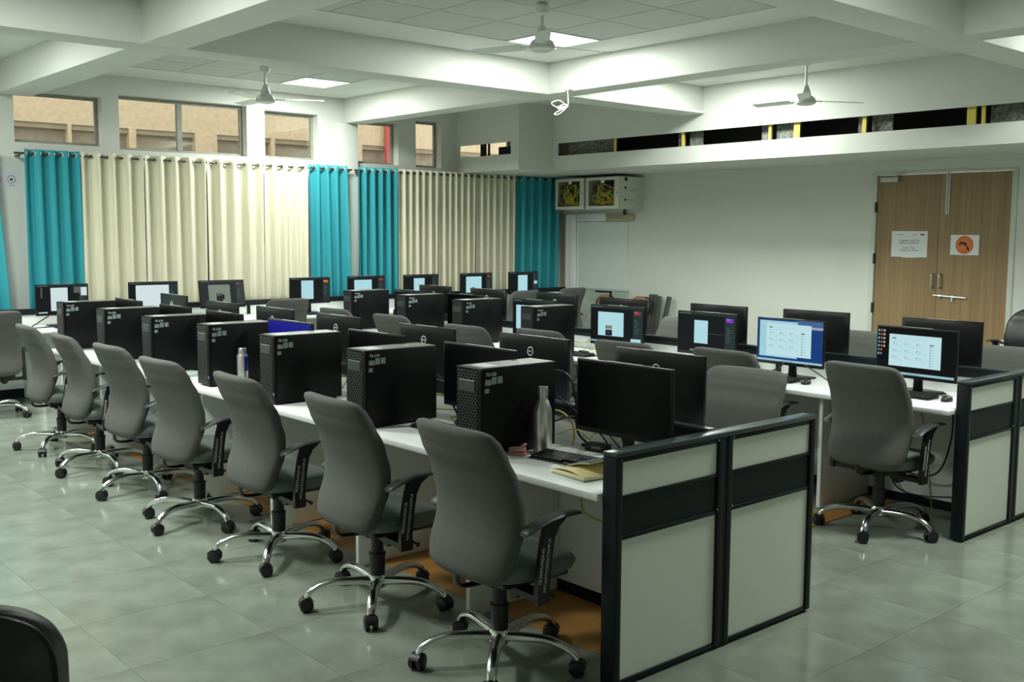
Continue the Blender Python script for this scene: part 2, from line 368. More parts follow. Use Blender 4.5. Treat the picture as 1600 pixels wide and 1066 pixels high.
# outside: the ochre building seen through the high windows
bd = thing('neighbouring_building', 'ochre stucco building seen through the high windows', 'building', (0, 15.0, 0))
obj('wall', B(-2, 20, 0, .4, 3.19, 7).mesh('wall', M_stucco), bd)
obj('recess_wall', B(-2, 20, .10, .5, -1, 3.20).mesh('recess_wall', M_shadepan), bd)
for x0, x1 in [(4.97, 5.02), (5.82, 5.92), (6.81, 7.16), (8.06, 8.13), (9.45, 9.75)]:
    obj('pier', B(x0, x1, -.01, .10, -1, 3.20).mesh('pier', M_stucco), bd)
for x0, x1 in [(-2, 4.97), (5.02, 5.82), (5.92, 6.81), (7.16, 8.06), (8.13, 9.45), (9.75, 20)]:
    obj('ledge', B(x0, x1, .03, .10, 3.12, 3.20).mesh('ledge', mat('ledge_shade', (0.36, 0.30, 0.20), 0.9, noise=.1)), bd)  # shading band below the upper wall, put into the ledge colour
obj('drain_pipe', MB().tube([(10.24, -.06, -1), (10.24, -.06, 7)], .06, 10).mesh('drain_pipe', M_red, smooth=40), bd)
struct('ground', B(-8, 24, YF+.2, 16, -1.2, -1.0).mesh('ground', mat('yard_ground', (0.3, 0.28, 0.24), .9)), 'paved yard outside the windows')

# ================================================================== LAMPS AND FANS
frame_me = None
def ceiling_light(x, y, label, vis):
    t = thing('ceiling_light', label, 'ceiling light', (x, y, ZC), 0, 'square panel lights in the tile ceiling')
    mb = MB(); h = TS/2-.004; f = .014
    mb.box(-h, h, -h, -h+f, -.004, .028); mb.box(-h, h, h-f, h, -.004, .028); mb.box(-h, -h+f, -h+f, h-f, -.004, .028); mb.box(h-f, h, -h+f, h-f, -.004, .028)
    obj('light_frame', mb.mesh('light_frame', M_white), t)
    obj('diffuser', B(-h+f, h-f, -h+f, h-f, .0, .02).mesh('diffuser', emit((236, 255, 238), 2.5)), t)
    L = bpy.data.lights.new('panel_lamp', 'AREA'); L.shape = 'SQUARE'; L.size = .56; L.energy = LAMP_W; L.color = LAMP_COL
    obj('panel_lamp', L, t, (0, 0, -.006))
LL = {0: 'glowing square panel light behind the ceiling fan in the middle bay', 1: 'glowing square panel light near the curtain wall windows', 2: 'glowing panel light over the door wall soffit',
      3: 'panel light in the bay above the near end of the benches', 4: 'panel light above the open floor beside the notebook bench chairs', 5: 'panel light above the open floor near the icon poster', 7: 'panel light in the bay nearest the door wall'}
for fi, x, y, k in lamps: ceiling_light(x, y, LL[fi] + (', added nearer the side wall' if k else ''), True)
mb = MB(); mb.lathe([(.0, 0), (.035, 0), (.055, -.02), (.045, -.07), (.016, -.09), (.0, -.09)], 20); fan_canopy = mb.mesh('canopy', M_fan, smooth=40)
mb = MB(); mb.lathe([(.0, .02), (.06, .02), (.085, .0), (.10, -.03), (.095, -.055), (.06, -.07), (.0, -.072)], 28); fan_motor = mb.mesh('motor', M_fan, smooth=40)
mb = MB(); mb.lathe([(.0, .12), (.022, .12), (.03, .10), (.05, .045), (.045, .02), (.0, .02)], 20); fan_cup = mb.mesh('lower_cup', M_fan, smooth=40)
mb = MB(); mb.obox((.13, 0, -.028), (.10, .05, .006)); mb.obox((.38, .0, -.026), (.44, .115, .005), (math.radians(11), 0, 0)); fan_blade = mb.mesh('blade', M_fan, bevel=.002, seg=1)
def fan(x, y, zm, a0, label):
    t = thing('ceiling_fan', label, 'ceiling fan', (x, y, ZC), 0, 'white three-blade ceiling fans')
    obj('canopy', fan_canopy, t)
    obj('down_rod', MB().tube([(0, 0, -.06), (0, 0, zm-ZC+.1)], .012, 10).mesh('down_rod', M_fan, smooth=40), t)
    obj('lower_cup', fan_cup, t, (0, 0, zm-ZC)); obj('motor', fan_motor, t, (0, 0, zm-ZC))
    for k in range(3): obj('blade', fan_blade, t, (0, 0, zm-ZC), (0, 0, a0+k*2*PI/3))
fan(5.50, 5.96, 3.17, math.radians(348), 'white ceiling fan in front of the middle bay light panel')
fan(5.35, 10.05, 3.13, math.radians(-30), 'white ceiling fan in front of the high windows')
fan(9.03, 5.96, 3.06, math.radians(-29), 'white ceiling fan by the slotted soffit above the door')
# junction box with coiled white cable, and a conduit on the cross beam
t = thing('junction_box', 'white junction box on the beam corner', 'junction box', (7.42, 7.62, 3.18))
obj('box_body', B(-.035, 0, -.045, .045, -.03, .08).mesh('box_body', M_white, bevel=.004), t)
pts = [(7.385, 7.62, 3.16), (7.385, 7.615, 3.08), (7.385, 7.62, 2.995)]
for u, w in [(-75, 60), (-130, 52), (-160, 38), (-145, 12), (-90, -8), (-40, 0), (0, 0), (-70, -32), (-120, -60), (-132, -75), (-100, -78), (-60, -55), (-15, -10), (4, 12), (-30, 24), (-70, 10), (-98, -15), (-60, -20), (-4, 2)]:
    pts.append((7.385+u*.00075, 7.62-u*.00066+.004*math.sin(u), 2.985+w*.001))
single('cable_coil', MB().tube(spline(pts, 3), .0055, 6).mesh('cable_coil', M_wcab, smooth=60), 'coil of white cable hanging from the beam junction box', 'cable')
single('conduit', B(7.73, 9.91, 7.915, 7.937, ZB+.002, ZB+.026).mesh('conduit', M_white, bevel=.003), 'white cable conduit along the bottom of the cross beam', 'conduit')

# ================================================================== BENCHES
def bench(label, x0, xc, x1, y0, y1, gables, grp):
    t = thing('workbench', label, 'desk', (0, 0, 0))
    for a, b in ((x0, xc-.03), (xc+.03, x1)):
        obj('worktop', B(a, b, y0, y1, .722, .75).mesh('worktop', M_lam, bevel=.003), t)
        for g in gables:
            ga, gb = (a+.09, b-.01) if a == x0 else (a+.01, b-.09)
            obj('gable', B(ga, gb, g-.013, g+.013, .012, .722).mesh('gable', M_lam, bevel=.002), t)
            obj('cable_riser', B(xc-.055 if a == x0 else xc+.035, xc-.035 if a == x0 else xc+.055, g+.20, g+.24, .06, .70).mesh('cable_riser', M_plas), t)
    obj('modesty_panel', B(xc-.03, xc+.03, y0, y1, .06, .75).mesh('modesty_panel', M_lam), t)
    obj('plinth', B(xc-.026, xc+.026, y0, y1, 0, .06).mesh('plinth', M_blk), t)
    return t
G1 = [3.55, 4.46, 5.37, 6.27, 7.17, 8.07, 8.96]
bench('white double-sided workbench carrying the open notebook and steel bottles', 2.757, 3.433, 4.11, 2.665, 8.99, G1, None)
G2 = [3.57, 4.47, 5.38, 6.28, 7.19, 8.09, 9.06]
bench('white double-sided workbench nearer the wooden door', 5.60, 6.305, 7.01, 2.71, 9.09, G2, None)
def end_screen(label, xa, xc, xb, yf):
    t = thing('partition_screen', label, 'partition', (xc, yf, 0)); H = .915; D = .072; f = .036
    for a, b in ((xa-xc, -.012), (.012, xb-xc)):
        for (p, q) in ((a, a+f), (b-f, b)): obj('post', B(p, q, 0, D, .012, H-.02).mesh('post', M_blk, bevel=.004), t)
        for z0, z1 in ((.012, .03), (.578, .594), (.736, .748), (.876, H-.02)): obj('rail', B(a+f, b-f, .004, D-.004, z0, z1).mesh('rail', M_blk, bevel=.002), t)
        obj('lower_panel', B(a+f, b-f, .012, D-.012, .03, .578).mesh('lower_panel', M_pan), t)
        obj('band_panel', B(a+f, b-f, .010, D-.010, .594, .736).mesh('band_panel', M_blk), t)
        obj('upper_panel', B(a+f, b-f, .012, D-.012, .748, .876).mesh('upper_panel', M_pan), t)
        obj('foot', MB().lathe([(0, 0), (.022, 0), (.022, .008), (.008, .012), (0, .012)], 12).mesh('foot', M_plas), t, (a+f/2 if a < -.1 else b-f/2, D/2, 0))
    obj('centre_post', B(-.012, .012, .003, D-.003, .012, H-.02).mesh('centre_post', M_blk), t)
    obj('top_cap', B(xa-xc-.002, xb-xc+.002, -.002, D+.002, H-.02, H).mesh('top_cap', mat('cap_plastic', (0.035, 0.05, 0.055), 0.25), bevel=.006), t)
    for x in (-.05, .05):
        for z in (.888, .60): obj('screw', MB().lathe([(0, -.002), (.004, -.002), (.004, .002), (0, .002)], 8, axis='y').mesh('screw', M_alu), t, (x, .0, z))
end_screen('black framed cream end partition of the bench with the open notebook', 2.779, 3.433, 4.087, 2.587)
end_screen('black framed cream end partition of the bench nearer the door', 5.668, 6.305, 6.942, 2.632)
cap_m = mat('cap_plastic', (0.035, 0.05, 0.055), 0.25)
def divider(label, x0, x1, y0, y1, along):
    L = (y1-y0) if along == 'y' else (x1-x0)
    t = thing('desk_divider', label, 'partition', (x0, y0, .75), 0 if along == 'x' else PI/2)
    # local: runs along +x, thickness +-0.028
    obj('top_rail', B(0, L, -.028, .028, .105, .165).mesh('top_rail', M_blk, bevel=.004), t)
    obj('cap_strip', B(0, L, -.02, .02, .165, .169).mesh('cap_strip', cap_m), t)
    k = max(2, int(round(L/1.82)))
    for i in range(k):
        a, b = i*L/k, (i+1)*L/k
        obj('infill_panel', B(a+.02, b-.02, -.012, .012, .0, .105).mesh('infill_panel', M_lam), t)
        obj('post', B(max(0, a-.02), a+.02, -.022, .022, 0, .105).mesh('post', M_blk), t)
divider('low black-railed divider along the middle of the notebook bench', 3.433, 0, 2.662, 8.99, 'y')
divider('low black-railed divider along the middle of the door-side bench', 6.305, 0, 2.706, 9.09, 'y')
# wall desk under the curtains
t = thing('wall_desk', 'long white desk in front of the curtains', 'desk')
obj('worktop', B(2.3, 10.55, 10.68, 11.385, .722, .75).mesh('worktop', M_lam, bevel=.003), t)
for i in range(10): obj('gable', B(2.32+i*.91, 2.346+i*.91, 10.76, 11.37, .012, .722).mesh('gable', M_lam), t)
obj('modesty_panel', B(2.3, 10.55, 11.385, 11.40, .10, .75).mesh('modesty_panel', M_lam), t)
obj('plinth', B(2.3, 10.55, 11.385, 11.40, 0, .10).mesh('plinth', M_blk), t)
divider('low black-railed screen at the back of the curtain-side desk', 2.3, 11.05, 11.428, 0, 'x')
# wooden strips on the floor
single('floor_strip', B(2.99, 3.395, 2.70, 9.3, 0, .005).mesh('floor_strip', M_orange), 'orange-brown wooden strip on the floor under the notebook bench', 'floor strip')
single('floor_strip', B(4.3, 6.25, 3.36, 3.55, 0, .005).mesh('floor_strip', M_orange), 'orange-brown wooden strip on the floor beside the door-side bench', 'floor strip')

# ================================================================== CHAIR
def interp(tab, z):
    for (a, *va), (b, *vb) in zip(tab, tab[1:]):
        if z <= b:
            k = (z-a)/(b-a); k = k*k*(3-2*k)*0.5+k*0.5
            return [p+(q-p)*k for p, q in zip(va, vb)]
    return tab[-1][1:]
def cushion_ring(w, t, n=32, e=3.6):
    out = []
    for k in range(n):
        a = 2*PI*k/n; c, s_ = math.cos(a), math.sin(a)
        out.append((t*math.copysign(abs(c)**(2/e), c), w*math.copysign(abs(s_)**(2/e), s_)))
    return out
def backrest_mesh(m, rnd=0.0):
    # z, x of the rear surface, half width, half thickness
    tab = [(.395, -.232, .13, .012), (.405, -.238, .195, .030), (.43, -.240, .232, .042), (.48, -.228, .248, .048), (.60, -.188, .257, .050), (.68, -.184, .259, .050), (.80, -.216, .257, .050), (.90, -.264, .252-.3*rnd, .048), (.95, -.288, .246-.6*rnd, .044), (.98, -.305, .232-rnd, .036), (.995, -.312, .208-1.2*rnd, .024), (1.0, -.312, .16-1.2*rnd, .010)]
    zs = [.395, .40, .405, .415, .43, .45, .48, .52, .56, .60, .65, .70, .75, .80, .83, .85, .87, .885, .90, .91, .92, .935, .95, .96, .97, .98, .987, .993, .997, 1.0]
    rings = []
    for z in zs:
        rx, w, th = interp(tab, z); cx = rx+.05
        if rnd and z > .80: w = .257*max(.05, 1-((z-.80)/.2)**2.3)**(1/2.3)
        rings.append([(cx+x+.035*(y/.26)**2, y, z) for x, y in cushion_ring(w, th)])
    return MB().loft(rings).mesh('backrest', m, smooth=70)
def piping_mesh():
    tab = [(.45, -.236, .215), (.60, -.188, .232), (.70, -.186, .234), (.80, -.216, .232), (.86, -.244, .224), (.92, -.273, .198), (.96, -.29, .150), (.98, -.298, .095), (.987, -.30, 0)]
    pts = [(rx+.035*(w/.26)**2+.004, -w, z) for z, rx, w in tab]; pts += [(x, -y, z) for x, y, z in reversed(pts[:-1])]
    return MB().tube(spline(pts, 4), .004, 6).mesh('piping', M_leather, smooth=60)
def seat_mesh(m):
    rings = []
    for z, k in [(.395, .80), (.40, .90), (.41, .96), (.43, 1.0), (.45, 1.0), (.465, .97), (.475, .90), (.482, .75), (.487, .5), (.489, .2)]:
        ring = []
        for j in range(32):
            a = 2*PI*j/32; c, s_ = math.cos(a), math.sin(a); e = 2/3.4
            x = .235*math.copysign(abs(c)**e, c)*k; y = .252*math.copysign(abs(s_)**e, s_)*k
            ring.append((x+.03, y, z-.03*max(0, (x-.08)/.16)**2*(1 if z > .44 else .0)))
        rings.append(ring)
    return MB().loft(rings).mesh('seat', m, smooth=70)
ME_pipe = piping_mesh()
ME_back, ME_seat = backrest_mesh(M_fab), seat_mesh(M_seat)
ME_backL, ME_seatL = backrest_mesh(M_leather, .07), seat_mesh(M_leather)
def arm_mesh(sgn):
    y = .292*sgn
    mb = MB(); pad = []
    for x, z, hw, ht in [(-.125, .612, .022, .006), (-.112, .620, .032, .010), (-.06, .640, .034, .012), (0, .655, .034, .012), (.06, .661, .032, .011), (.12, .659, .028, .009), (.155, .655, .021, .007), (.163, .654, .010, .004)]:
        pad.append([(x, y+hw*math.cos(2*PI*k/12), z+ht*math.sin(2*PI*k/12)) for k in range(12)])
    mb.loft(pad)
    m1 = mb.mesh('arm_pad', M_arm, smooth=50)
    mb = MB()
    sec = [(-.060, .000, .33), (-.060, .000, .40), (-.048, .010, .50), (-.034, .024, .58), (-.022, .045, .62), (-.02, .085, .65)]
    mb.loft([[(a, y-.012, z), (b, y-.012, z), (b, y+.012, z), (a, y+.012, z)] for a, b, z in sec])
    yi = .10*sgn
    mb.box(-.05, .01, min(y, yi), max(y, yi), .335, .36)
    return mb.mesh('armrest', M_plas, smooth=40), m1
ME_arm = {s: arm_mesh(s) for s in (1, -1)}
ME_let = [text_mesh('MIT/ADT/CEXO/CAMPUS', .026, M_inkw), text_mesh('TE/30/HU/0Q9-ES', .026, M_inkw)]
mb = MB(); mb.lathe([(0, .105), (.030, .105), (.034, .125), (.036, .23), (.039, .232), (.039, .245), (.029, .247), (.028, .345), (0, .345)], 20)
ME_col = mb.mesh('gas_column', M_plas, smooth=40)
mb = MB(); mb.box(-.10, .12, -.08, .08, .345, .372); mb.box(-.06, .06, -.05, .05, .325, .346); mb.box(-.13, .20, -.19, .19, .372, .398)
ME_mech = mb.mesh('tilt_mechanism', M_plas, bevel=.006, seg=1)
ME_lever = MB().tube(spline([(.02, -.06, .35), (.04, -.20, .345), (.05, -.27, .335)], 4), [.006]*8+[.012], 8).mesh('lever', M_plas, smooth=50)
ME_knob = MB().lathe([(0, -.03), (.028, -.03), (.032, -.02), (.032, .03), (.02, .035), (0, .035)], 16, axis='x').mesh('tension_knob', M_plas, smooth=40)
ME_brk = MB().tube(spline([(-.05, 0, .355), (-.15, 0, .352), (-.205, 0, .365), (-.215, 0, .41), (-.20, 0, .47)], 5), [.020]*21, 8, flat=.45).mesh('back_bracket', M_plas, smooth=50)
ME_hub = MB().lathe([(0, .08), (.034, .08), (.045, .092), (.045, .132), (.038, .142), (0, .142)], 20).mesh('hub', M_chrome, smooth=40)
lp = spline([(.030, 0, .113), (.11, 0, .121), (.20, 0, .124), (.265, 0, .112), (.312, 0, .090), (.333, 0, .064)], 4)
ME_leg = MB().tube(lp, [.028-.010*i/(len(lp)-1) for i in range(len(lp))], 10, flat=.72).mesh('leg', M_chrome, smooth=60)
mb = MB()
for s_ in (-1, 1): mb.lathe([(0, s_*.006), (.022, s_*.006), (.0265, s_*.009), (.0265, s_*.022), (.018, s_*.026), (0, s_*.026)], 18, (0, 0, .0265), axis='y')
mb.box(-.012, .012, -.006, .006, .02, .05); mb.lathe([(0, .044), (.012, .044), (.010, .062), (0, .062)], 10)
hood = []
for k in range(7):
    a = PI*(.12+.76*k/6); hood.append([(.031*math.cos(a), y, .0265+.031*math.sin(a)) for y in (-.018, .018)] + [(.028*math.cos(a), y, .0265+.028*math.sin(a)) for y in (.018, -.018)])
mb.loft(hood); mb.v = [(1.18*a, 1.18*b, 1.18*c) for a, b, c in mb.v]; ME_cast = mb.mesh('caster', M_plas, smooth=40)
def chair(x, y, rz, label, group=None, base=0.0, leather=False, low=0.0, arms=True):
    t = thing('office_chair', label, 'chair', (x, y, 0), rz, group); h = (0, 0, -low)
    obj('seat', ME_seatL if leather else ME_seat, t, h); obj('backrest', ME_backL if leather else ME_back, t, h)
    if leather: obj('piping', ME_pipe, t, h)
    for s_ in ((1, -1) if arms else ()):
        a = obj('armrest', ME_arm[s_][0], t, h); obj('arm_pad', ME_arm[s_][1], a)
        for q, (dx, me) in enumerate(zip((.001, -.026), ME_let)):
            o = obj('arm_lettering', me, a, (dx-.016, s_*.3052, .48), (0, 0, 0))
            o.rotation_euler = (PI/2, -PI/2+.12, 0) if s_ < 0 else (PI/2, PI/2-.12, PI)
            o.scale = (.72, .72, .72)
    obj('gas_column', ME_col, t); obj('tilt_mechanism', ME_mech, t, h); obj('lever', ME_lever, t, h); obj('tension_knob', ME_knob, t, (.0, -.12, .335-low)); obj('back_bracket', ME_brk, t, h); obj('hub', ME_hub, t)
    for k in range(5):
        l = obj('leg', ME_leg, t, (0, 0, 0), (0, 0, base+k*2*PI/5)); obj('caster', ME_cast, l, (.333, 0, 0), (0, 0, random.uniform(0, 6.2)))
    return t
R = math.radians
A_CH = [(2.635, 3.08, -2, 10), (2.638, 3.96, -3, 18), (2.64, 4.90, -2, 16), (2.61, 5.81, 2, 55), (2.665, 6.73, 1, 45), (2.66, 7.59, -4, 59), (2.69, 8.52, -3, 14)]
for i, (x, y, a, b) in enumerate(A_CH):
    chair(x, y, R(a), 'grey swivel office chair, %s from the end partition along the notebook bench' % ORD[i], 'grey chairs along the notebook bench', R(b))
chair(4.42, 3.36, R(184), 'grey swivel office chair on the aisle side of the notebook bench', None, R(20))
B_CH = [(5.57, 3.09, -4), (5.56, 4.06, -2), (5.42, 4.82, 4), (5.56, 5.80, 2), (5.36, 6.46, 3), (5.50, 7.70, 3), (5.52, 8.66, 2)]
for i, (x, y, a) in enumerate(B_CH):
    chair(x, y, R(a), 'grey swivel chair, %s from the end partition, aisle side of the door-side bench' % ORD[i], 'grey chairs on the aisle side of the door-side bench', R(56+i*23))
NCH = [(7.16, 3.12, 182), (7.42, 4.44, 178), (7.40, 5.12, 176), (7.42, 6.28, 182), (7.45, 7.3, 180)]
for i, (x, y, a) in enumerate(NCH):
    chair(x, y, R(a), 'grey swivel chair facing away from the door, %s from the end partition' % ORD[i], 'grey chairs facing away from the door', R(10+i*31), low=.05)
chair(2.65, 10.36, R(88), 'grey office chair at the curtain-side desk beside the two page monitor', None, R(14))
chair(5.68, 10.43, R(86), 'grey office chair at the curtain-side desk next to the dimly lit monitor', None, R(40))
chair(8.90, 10.15, R(94), 'grey office chair at the curtain-side desk by the last but one monitor', None, R(14))
chair(9.85, 10.25, R(92), 'grey office chair at the curtain-side desk by the last monitor', None, R(30))
chair(0.49, 2.44, R(75), 'black leather office chair standing alone on the open floor', None, R(14), leather=True, arms=False)
chair(10.72, 4.45, R(175), 'black leather office chair standing against the wall beside the door', None, R(14), leather=True)

# ================================================================== MONITORS
mw, mh = .54, .318
MZ0, MZ1 = .113, .431
mb = MB(); mb.box(0, .018, -mw/2, mw/2, MZ0, MZ1); ME_case = mb.mesh('casing', M_mon, bevel=.0025)
mb = MB()
rg = []
for x, i in [(.016, .001), (.022, .012), (.027, .04), (.031, .08), (.034, .125)]:
    rg.append([(x, -mw/2+i, MZ0+i), (x, mw/2-i, MZ0+i), (x, mw/2-i, MZ1-i), (x, -mw/2+i, MZ1-i)])
ME_bump = mb.loft(rg).mesh('rear_housing', M_mon, smooth=50)
mb = MB(); mb.prism([(-.03, .0), (.03, .0), (.022, .26), (-.022, .26)], .034, .056, 'yz'); ME_neck = mb.mesh('stand_neck', M_mon, bevel=.004)
mb = MB(); mb.prism([(-.06, -.10), (.02, -.125), (.14, -.125), (.155, -.10), (.155, .10), (.14, .125), (.02, .125), (-.06, .10)], 0, .010, 'xy'); ME_base = mb.mesh('stand_base', M_mon, bevel=.003)
ME_scr = B(-.0012, .0005, -mw/2+.008, mw/2-.008, MZ0+.022, MZ1-.008).mesh('screen', M_scroff)
mb = MB(); 
rr = [[((.022+.0022*math.cos(b))*math.cos(a), (.022+.0022*math.cos(b))*math.sin(a), .0012*math.sin(b)) for b in [2*PI*k/6 for k in range(6)]] for a in [2*PI*k/28 for k in range(29)]]
mb.loft(rr, False); ME_ring = mb.mesh('logo_ring', mat('logo_silver', (.75, .77, .76), .3), smooth=60)
ME_dell = text_mesh('DELL', .0145, mat('logo_silver', (.75, .77, .76), .3))
ME_strip = B(.004, .016, -.10, .10, MZ1-.001, MZ1+.0015).mesh('top_label', mat('label_strip', (.42, .44, .42), .4))
SW, SH = mw-.016, MZ1-MZ0-.030
def screen_img(parent, rects):
    vs, fs, mi, ms = [], [], [], []
    for i, (u0, v0, u1, v1, rgb) in enumerate(rects):
        y0, y1 = SW/2-u0*SW, SW/2-u1*SW; z0, z1 = MZ0+.022+v0*SH, MZ0+.022+v1*SH; x = -.0016-.00012*i
        o = len(vs); vs += [(x, y0, z0), (x, y1, z0), (x, y1, z1), (x, y0, z1)]; fs.append((o, o+1, o+2, o+3))
        m = emit(rgb)
        if m not in ms: ms.append(m)
        mi.append(ms.index(m))
    me = bpy.data.meshes.new('screen_image'); me.from_pydata(vs, [], fs)
    for m in ms: me.materials.append(m)
    me.polygons.foreach_set('material_index', mi); me.update()
    return obj('screen_image', me, parent)
PG = (172, 216, 224); DK = (18, 23, 24); PN = (38, 50, 50)
def editor(page, pal=(130, 30, 40), thumb=None, extra=(), pg=PG, dk=DK, pn=PN, task=None):
    r = [(0, 0, 1, 1, dk), (0, .945, 1, 1, pn), (.02, .965, .22, .98, (110, 122, 120)), (.82, .02, 1, .93, pn), (*page, pg)]
    if pal:
        r += [(.845, .80, .96, .90, pal), (.845, .855, .90, .90, tuple(min(255, c+40) for c in pal))]
    for k in range(7): r.append((.85, .30+.06*k, .85+.05+.02*(k % 3), .312+.06*k, (92, 112, 112)))
    if thumb: r.append((*thumb, pg))
    if task: r.append((0, 0, 1, .055, task))
    return r + list(extra)
def web(x0, y0, x1, y1):
    r = [(x0, y0, x1, y1, (186, 222, 228))]
    def s(u0, v0, u1, v1, c): r.append((x0+u0*(x1-x0), y0+v0*(y1-y0), x0+u1*(x1-x0), y0+v1*(y1-y0), c))
    s(.06, .86, .13, .89, (40, 50, 56)); s(.02, .95, .98, .955, (158, 190, 196)); s(.14, .868, .70, .874, (150, 184, 190)); s(.06, .79, .34, .797, (140, 170, 178))
    for i in range(3):
        for j in range(3):
            u, v = .08+.23*i, .70-.21*j
            s(u, v, u+.018, v+.028, (36, 52, 66)); s(u+.03, v+.008, u+.09, v+.018, (110, 138, 148)); s(u, v-.045, u+.17, v-.038, (140, 170, 178)); s(u+.14, v-.10, u+.17, v-.092, (110, 145, 165))
    s(.79, .72, .865, .75, (40, 50, 56))
    for j in range(8): s(.80, .655-.082*j, .818, .68-.082*j, (26, 38, 46)); s(.83, .664-.082*j, .88, .672-.082*j, (120, 150, 158))
    return r
def desktop_icons():
    r = []
    cols = [(150, 170, 190), (190, 190, 180), (200, 90, 80), (80, 150, 190), (210, 190, 110), (120, 130, 160)]
    for i in range(3):
        for j in range(7):
            if i == 2 and j > 4: continue
            r.append((.015+.036*i, .90-.085*j, .035+.036*i, .945-.085*j, cols[(i*5+j*3) % 6]))
    return r
def task_dots(v): return [(.40+.03*k, v, .415+.03*k, v+.02, (70, 110, 130)) for k in range(6)]
SCR = {
 'off': None,
 'blue': [(0, 0, 1, 1, (18, 20, 130)), (.78, .1, .99, .9, (22, 30, 105))],
 'web_black': [(0, 0, 1, 1, (6, 8, 9))] + web(.155, .17, .82, .86) + desktop_icons() + [(.0, .0, 1, .05, (150, 190, 205))] + task_dots(.015),
 'web_blue': [(0, 0, 1, 1, (20, 60, 118)), (.60, .80, 1, 1, (66, 100, 150)), (.80, .82, 1, .87, (170, 160, 170)), (0, 0, 1, .05, (150, 190, 205)), (.03, .10, .62, .96, (160, 206, 216))] + web(.14, .14, .83, .90) + [(.06, .35+.06*k, .13, .358+.06*k, (130, 170, 182)) for k in range(9)] + task_dots(.015),
 'portrait_purple': editor((.29, .22, .53, .81), (120, 60, 190), extra=[(.55, .48, .80, .488, (84, 100, 100)), (.22, .02, .36, .05, (140, 165, 170))]),
 'square_red': editor((.14, .18, .64, .84), (140, 50, 60), thumb=(.78, .03, .97, .15), extra=[(.29, .19, .42, .35, (18, 26, 34)), (.29, .37, .42, .47, (116, 128, 108)), (.31, .36, .40, .40, (150, 160, 150)), (.31, .29, .38, .30, (90, 110, 116)), (.31, .25, .38, .26, (90, 110, 116))], task=(116, 160, 176)),
 'half': editor((.08, .12, .60, .84), None),
 'portrait': editor((.27, .12, .58, .90), (190, 110, 40)),
 'plain': editor((.28, .08, .60, .86), None),
 'portrait2': editor((.30, .08, .63, .86), None, thumb=(.86, .42, .97, .56)),
 'wide_red': editor((.16, .10, .64, .86), (130, 40, 46)),
 'card': editor((.16, .10, .66, .86), (130, 40, 46), extra=[(.33, .11, .45, .30, (18, 26, 34)), (.34, .30, .44, .36, (116, 128, 108))]),
 'two_pages': editor((.27, .08, .60, .90), None, thumb=(.86, .60, .98, .90), pg=(206, 222, 224), extra=[(.08, .55, .11, .92, (90, 90, 88)), (.72, .70, .86, .92, (90, 94, 96)), (.03, .01, .20, .05, (190, 205, 205))]),
 'white_wide': editor((.13, .04, .82, .90), None, pg=(208, 224, 226)),
 'dim': editor((.19, .06, .68, .84), (96, 40, 46), pg=(122, 132, 118), dk=(34, 40, 40), pn=(50, 58, 58), extra=[(.36, .06, .50, .50, (30, 36, 36)), (.37, .40, .49, .49, (84, 92, 86))]),
}
def monitor(x, y, rz, label, scr='off', group=None, logo=False, z=.75, tilt=0.0, dz=0.0):
    t = thing('monitor', label, 'monitor', (x, y, z), rz, group)
    c = obj('casing', ME_case, t, (0, 0, dz), (0, tilt, 0)); obj('rear_housing', ME_bump, c); s = obj('screen', ME_scr, c)
    if SCR[scr]: screen_img(s, SCR[scr]).parent = c
    obj('stand_neck', ME_neck, t); obj('stand_base', ME_base, t); obj('top_label', ME_strip, c)
    if logo:
        obj('logo_ring', ME_ring, c, (.0322, 0, .350), (0, PI/2+R(-3), 0)); obj('logo_lettering', ME_dell, c, (.0324, 0, .350), (PI/2, 0, PI/2))
    return t
A_M = [2.955, 3.87, 4.76, 5.70, 6.60, 7.40, 8.30]
for i, y in enumerate(A_M):
    lab = 'black monitor with a deep blue screen on the notebook bench' if i == 3 else 'dark-screened monitor, %s from the end partition, chair side of the notebook bench' % ORD[i]
    monitor(3.20 if i < 1 else 3.165, y, 0, lab, 'blue' if i == 3 else 'off', 'monitors on the chair side of the notebook bench')
B_M = [(3.68, 3.16, 0), (3.72, 4.07, 0), (3.63, 4.90, 0), (3.65, 5.90, 0), (3.65, 6.76, 0), (3.63, 7.56, 0), (3.74, 8.72, 0)]
for i, (x, y, a) in enumerate(B_M):
    monitor(x, y, PI, 'monitor seen from behind, %s from the end partition, aisle side of the notebook bench' % ORD[i], 'off', 'monitors on the aisle side of the notebook bench', True, z=.75)
M_L = [('web_black', 'monitor showing a web page on a black desktop beside the door-side end partition'), ('web_blue', 'monitor showing a web page on a blue wallpaper'), ('portrait_purple', 'monitor showing a white portrait page with a purple colour picker'),
       ('square_red', 'monitor showing a large square page with a small dark card image'), ('half', 'monitor half hidden by a tower on the door-side bench, pale page showing'), ('off', 'dark monitor behind the sixth tower row on the door-side bench'), ('half', 'farthest lit monitor on the aisle side of the door-side bench')]
M_P = [(6.08, 3.17, -3), (6.04, 4.05, -2), (6.08, 4.79, 0), (6.05, 5.66, 4), (6.04, 6.63, 0), (6.06, 7.60, 0), (6.06, 8.48, 0)]
for (s_, lab), (x, y, a) in zip(M_L, M_P): monitor(x, y, R(a), lab, s_, 'monitors on the aisle side of the door-side bench', dz=-.026)
for i, (x, y, a) in enumerate([(6.53, 3.23, 0), (6.56, 4.18, 0), (6.50, 5.0, 0), (6.52, 6.02, 0), (6.60, 6.92, 0), (6.52, 7.80, 0), (6.52, 8.66, 0)]):
    monitor(x, y, PI, 'monitor seen from behind, %s from the end partition, nearer the wooden door' % ORD[i], 'off', 'monitors on the door side of the door-side bench', i > 2)
